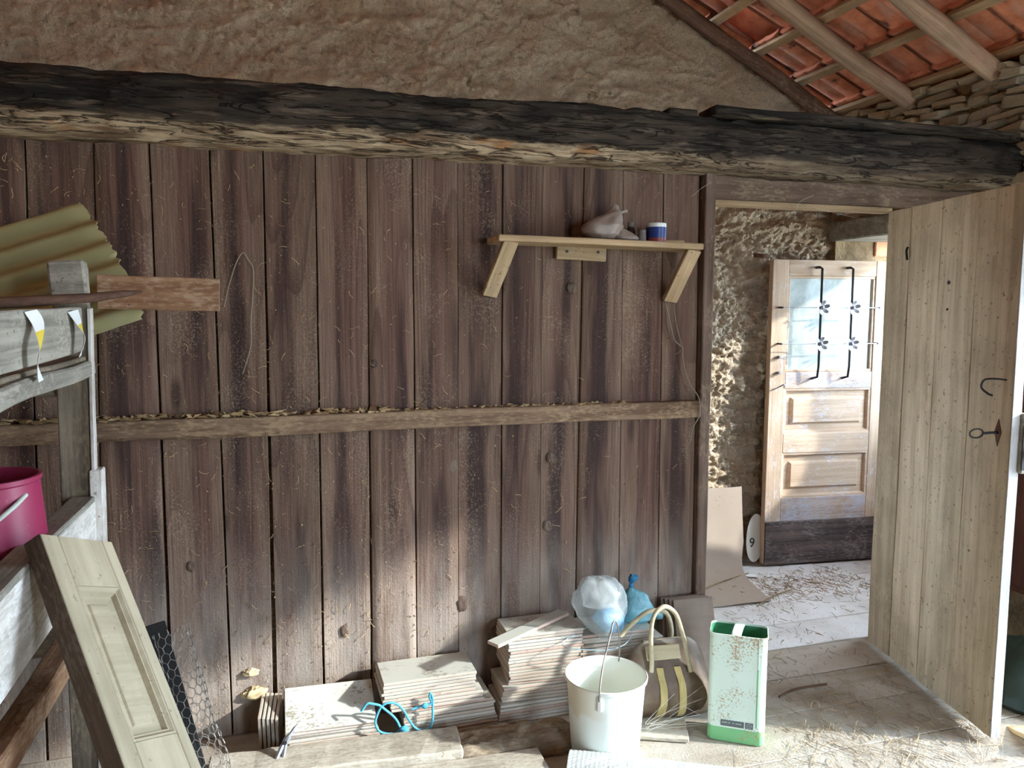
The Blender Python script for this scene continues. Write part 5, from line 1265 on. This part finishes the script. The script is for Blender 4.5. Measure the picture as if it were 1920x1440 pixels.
def flake(name, loc, s_, rz, mat, label, cat):
    V = [(-1, -.3, 0), (-.2, -.5, .1), (1, -.1, 0.02), (.6, .35, .12), (-.5, .3, .02)]; V = [(x * s_, y * s_, z * s_ + 0.002) for x, y, z in V]; n = len(V); V += [(x, y, z - 0.0015) for x, y, z in V]
    o = mesh(name, V, [tuple(range(n)), tuple(range(n, 2 * n))[::-1]] + [(k, n + k, n + (k + 1) % n, (k + 1) % n) for k in range(n)], mat); o.location = loc; o.rotation_euler = (0, 0, rz); tag(o, label, cat)
flake('paper_scrap', (2.50, 3.72, 0.004), 0.065, -0.6, M_PAPER, 'torn white paper scrap on the passage floor beside the cardboard', 'paper scrap')
flake('paper_scrap', (2.61, 3.68, 0.004), 0.028, 0.2, M_PAPER, 'tiny white paper scrap on the passage floor below the glazed door', 'paper scrap')
mp = empty('maroon_cupboard', (2.93, 2.44, 0), label='dark maroon cupboard in the corner behind the open plank door', cat='cupboard')
o = bobj('carcass', bm_box(0.24, 0.42, 0.82, 0.006), M_MAROON, mp); o.location = (0.01, 0, 0.78); o = bobj('top', bm_box(0.26, 0.44, 0.025, 0.004), M_MAROON, mp); o.location = (0, 0, 1.19)
for s_ in (-1, 1):
    for q in (-1, 1): o = bobj('leg', bm_box(0.04, 0.04, 0.37, 0.003), M_MAROON, mp); o.location = (0.01 + 0.095 * s_, 0.185 * q, 0.185)
o = bobj('door', bm_box(0.014, 0.38, 0.76, 0.003), M_MAROON, mp); o.location = (-0.117, 0, 0.78)
kb = bobj('knob', bm_box(0.02, 0.022, 0.022, 0.004), M_IRON, mp); kb.location = (-0.132, -0.15, 0.80)
o = blob('sack', interp([(0.10, 0.001, 0, 0), (0.135, 0.03, 0, 0), (0.125, 0.12, 0, 0), (0.09, 0.20, 0.01, 0), (0.045, 0.25, 0, 0), (0.02, 0.27, 0, 0)]), M_SACK, 31, (2.70, 2.18, 0), 1, 1.1, 0.03, 26, None, 12, 60); tag(o, 'dark green sack slumped on the floor behind the open plank door', 'sack')
o = stick('slate_slab', (2.46, 1.98, 0.02), (2.80, 1.86, 0.05), 0.018, 0.22, (0, 0.3, 1), M_STONE, None, 0.004, 4, 0.002, 0.004, 101); tag(o, 'flat grey stone slab on the floor past the open plank door foot', 'stone slab')

# straw and grit
def straws(name, n, region, label, parent=None, mat=M_STRAW, r=(0.0008, 0.0018), L=(0.03, 0.14), seed=1, zmax=0.012):
    rr = random.Random(seed); g = Geo(); c_ = 0
    while c_ < n:
        p = region(rr)
        if p is None: continue
        x, y, z = p; l = rr.uniform(*L) * (0.35 + 0.65 * rr.random()); a = rr.uniform(0, math.pi); cv = rr.uniform(-0.35, 0.35); q = rr.uniform(*r); lift = rr.uniform(0, zmax)
        pts = []
        for k in range(4):
            s_ = (k / 3 - 0.5) * l; aa = a + cv * k / 3
            pts.append((x + s_ * math.cos(aa), y + s_ * math.sin(aa), z + 0.002 + lift * k / 3))
        g.add(tube_geo(pts, q, 3, False)); c_ += 1
    o = g.build(name, mat, parent); return tag(o, label, 'straw' if parent is None else None, kind='stuff')
def reg_door(r):
    x, y = r.gauss(2.10, 0.33), r.gauss(2.13, 0.17)
    if x > 2.60 - (2.8 - y) * 0.235 - 0.02 and y > 1.98: return None
    if x < 1.25 or y > 2.9 or (x < 1.70 and y > 2.19): return None
    return x, y, 0.001
def reg_wide(r):
    x, y = r.uniform(1.66, 2.42), r.uniform(1.9, 3.35)
    if x > 2.60 - (2.8 - y) * 0.235 - 0.02 and y < 2.85: return None
    return x, y, 0.001
def reg_pass(r):
    x, y = r.gauss(2.75, 0.30), r.gauss(3.52, 0.14)
    if y > 3.76 or x > 3.10: return None
    return x, y, 0.001
straws('straw_litter', 520, reg_door, 'dry straw scattered on the floor at the foot of the plank door', seed=2, L=(0.03, 0.17), r=(0.0004, 0.0011))
straws('straw_litter', 420, reg_wide, 'thin straw bits scattered over the doorway floor boards', seed=3, L=(0.015, 0.07))
straws('straw_litter', 600, reg_pass, 'fine straw litter on the passage floor below the glazed door', seed=4, L=(0.02, 0.08))
for k, (a, b, lab) in enumerate((((1.82, 2.47, 0.012), (2.06, 2.50, 0.016), 'dark twig on the floor between tin and plank door'), ((2.28, 3.30, 0.010), (2.62, 3.46, 0.014), 'pale bent stalk on the passage floor below the glazed door'), ((2.02, 3.72, 0.012), (2.50, 3.78, 0.02), 'long pale cane lying across the cardboard on the passage floor'), ((2.05, 3.52, 0.016), (2.52, 3.74, 0.012), 'thinner pale cane crossing the cardboard towards the paper scrap'))):
    o = tube('twig', catmull([a, Vector(a).lerp(Vector(b), 0.4) + Vector((0, 0.015, 0.003)), b], 5), 0.005 if k == 0 else 0.0035, M_RUST if k == 0 else M_STRAW); tag(o, lab, 'twig')

# chaff clinging to the plank wall
def wall_grit():
    rr = random.Random(12); g = Geo(); n = 0
    sx = [(t0 + b0) / 2 for t0, b0 in seams]
    while n < 5200:
        if rr.random() < 0.66: x = rr.choice(sx) + abs(rr.gauss(0, 0.03)) * rr.choice((-1, -1, 1)) * (1.2)
        else: x = rr.uniform(-1.2, 1.6)
        z = rr.uniform(0.02, 2.0)
        if x < -1.2 or x > 1.6: continue
        if rr.random() > (1.0 if x < 0.2 else 0.62 if x < 0.9 else 0.40): continue
        s_ = rr.uniform(0.0010, 0.0036) * (1.25 if rr.random() < 0.12 else 1); p = Vector((x, -0.003, z))
        V = [p + Vector((rr.uniform(-1, 1) * s_, -abs(rr.gauss(0, 1)) * s_ * 0.8, rr.uniform(-1.3, 1.3) * s_)) for _ in range(3)] + [p + Vector((0, 0.004, 0))]
        g.add((V, [(0, 1, 2), (0, 3, 1), (1, 3, 2), (2, 3, 0)])); n += 1
    for k in range(900):
        x = rr.uniform(-1.1, 1.58); z = rr.uniform(0.05, 1.98)
        if rr.random() > (1.0 if x < 0.6 else 0.35): continue
        a = rr.uniform(0, 2 * math.pi); l = rr.uniform(0.008, 0.045); pts = []
        for q in range(5): pts.append((x, -0.006 - 0.003 * math.sin(q), z)); x += math.cos(a) * l / 5; z += math.sin(a) * l / 5; a += rr.uniform(-0.7, 0.7)
        g.add(tube_geo(pts, rr.uniform(0.0006, 0.0011), 3, False))
    o = g.build('chaff', M_GRIT, pw); tag(o, kind='stuff')
wall_grit()
for k, (x, z, s_) in enumerate(((-0.115, 0.222, 0.020), (-0.105, 0.145, 0.030))):
    o = blob('mud_nest', interp([(0.3 * s_, -s_ * .8, 0, 0), (s_, -s_ * .4, 0, 0), (0.9 * s_, s_ * .4, 0, 0), (0.2 * s_, s_ * .8, 0, 0)]), M_NEST, 40 + k, (x, D - 0.008, z), 1.3, 0.6, s_ * 0.9, 18, None, 45, 40)
    tag(o, ('smaller upper', 'larger lower')[k] + ' crumbly yellow mud nest stuck on the plank wall by the chicken wire', 'mud nest')
def webs(name, L, label):
    g = Geo()
    for pts in L: g.add(tube_geo(catmull([Vector(p) for p in pts], 5), 0.0005, 3, False))
    o = g.build(name, M_WEB); tag(o, label, 'cobweb', kind='stuff')
rr = random.Random(9)
webs('cobweb', [[(1.345 + rr.uniform(-.18, .18), 2.38 + rr.uniform(-.03, .03), rr.uniform(.01, .22)), (1.345 + rr.uniform(-.18, .18), 2.36, rr.uniform(.01, .10)), (1.30 + rr.uniform(-.12, .2), 2.34, rr.uniform(.01, .12))] for _ in range(9)], 'wispy cobwebs between the brown bag and the floor')
webs('cobweb', [[(2.54, 2.76, 1.90), (2.56, 2.85, 1.86), (2.57, 2.84, 1.80)], [(2.50, 2.72, 1.85), (2.3, 2.76, 1.88), (2.1, 2.75, 1.91)], [(2.10, 2.75, 1.96), (2.04, 2.76, 1.93), (2.03, 2.76, 1.90)], [(1.55, 2.76, 1.93), (1.58, 2.74, 1.96), (1.62, 2.73, 1.985)]], 'thin cobweb threads across the top of the doorway')
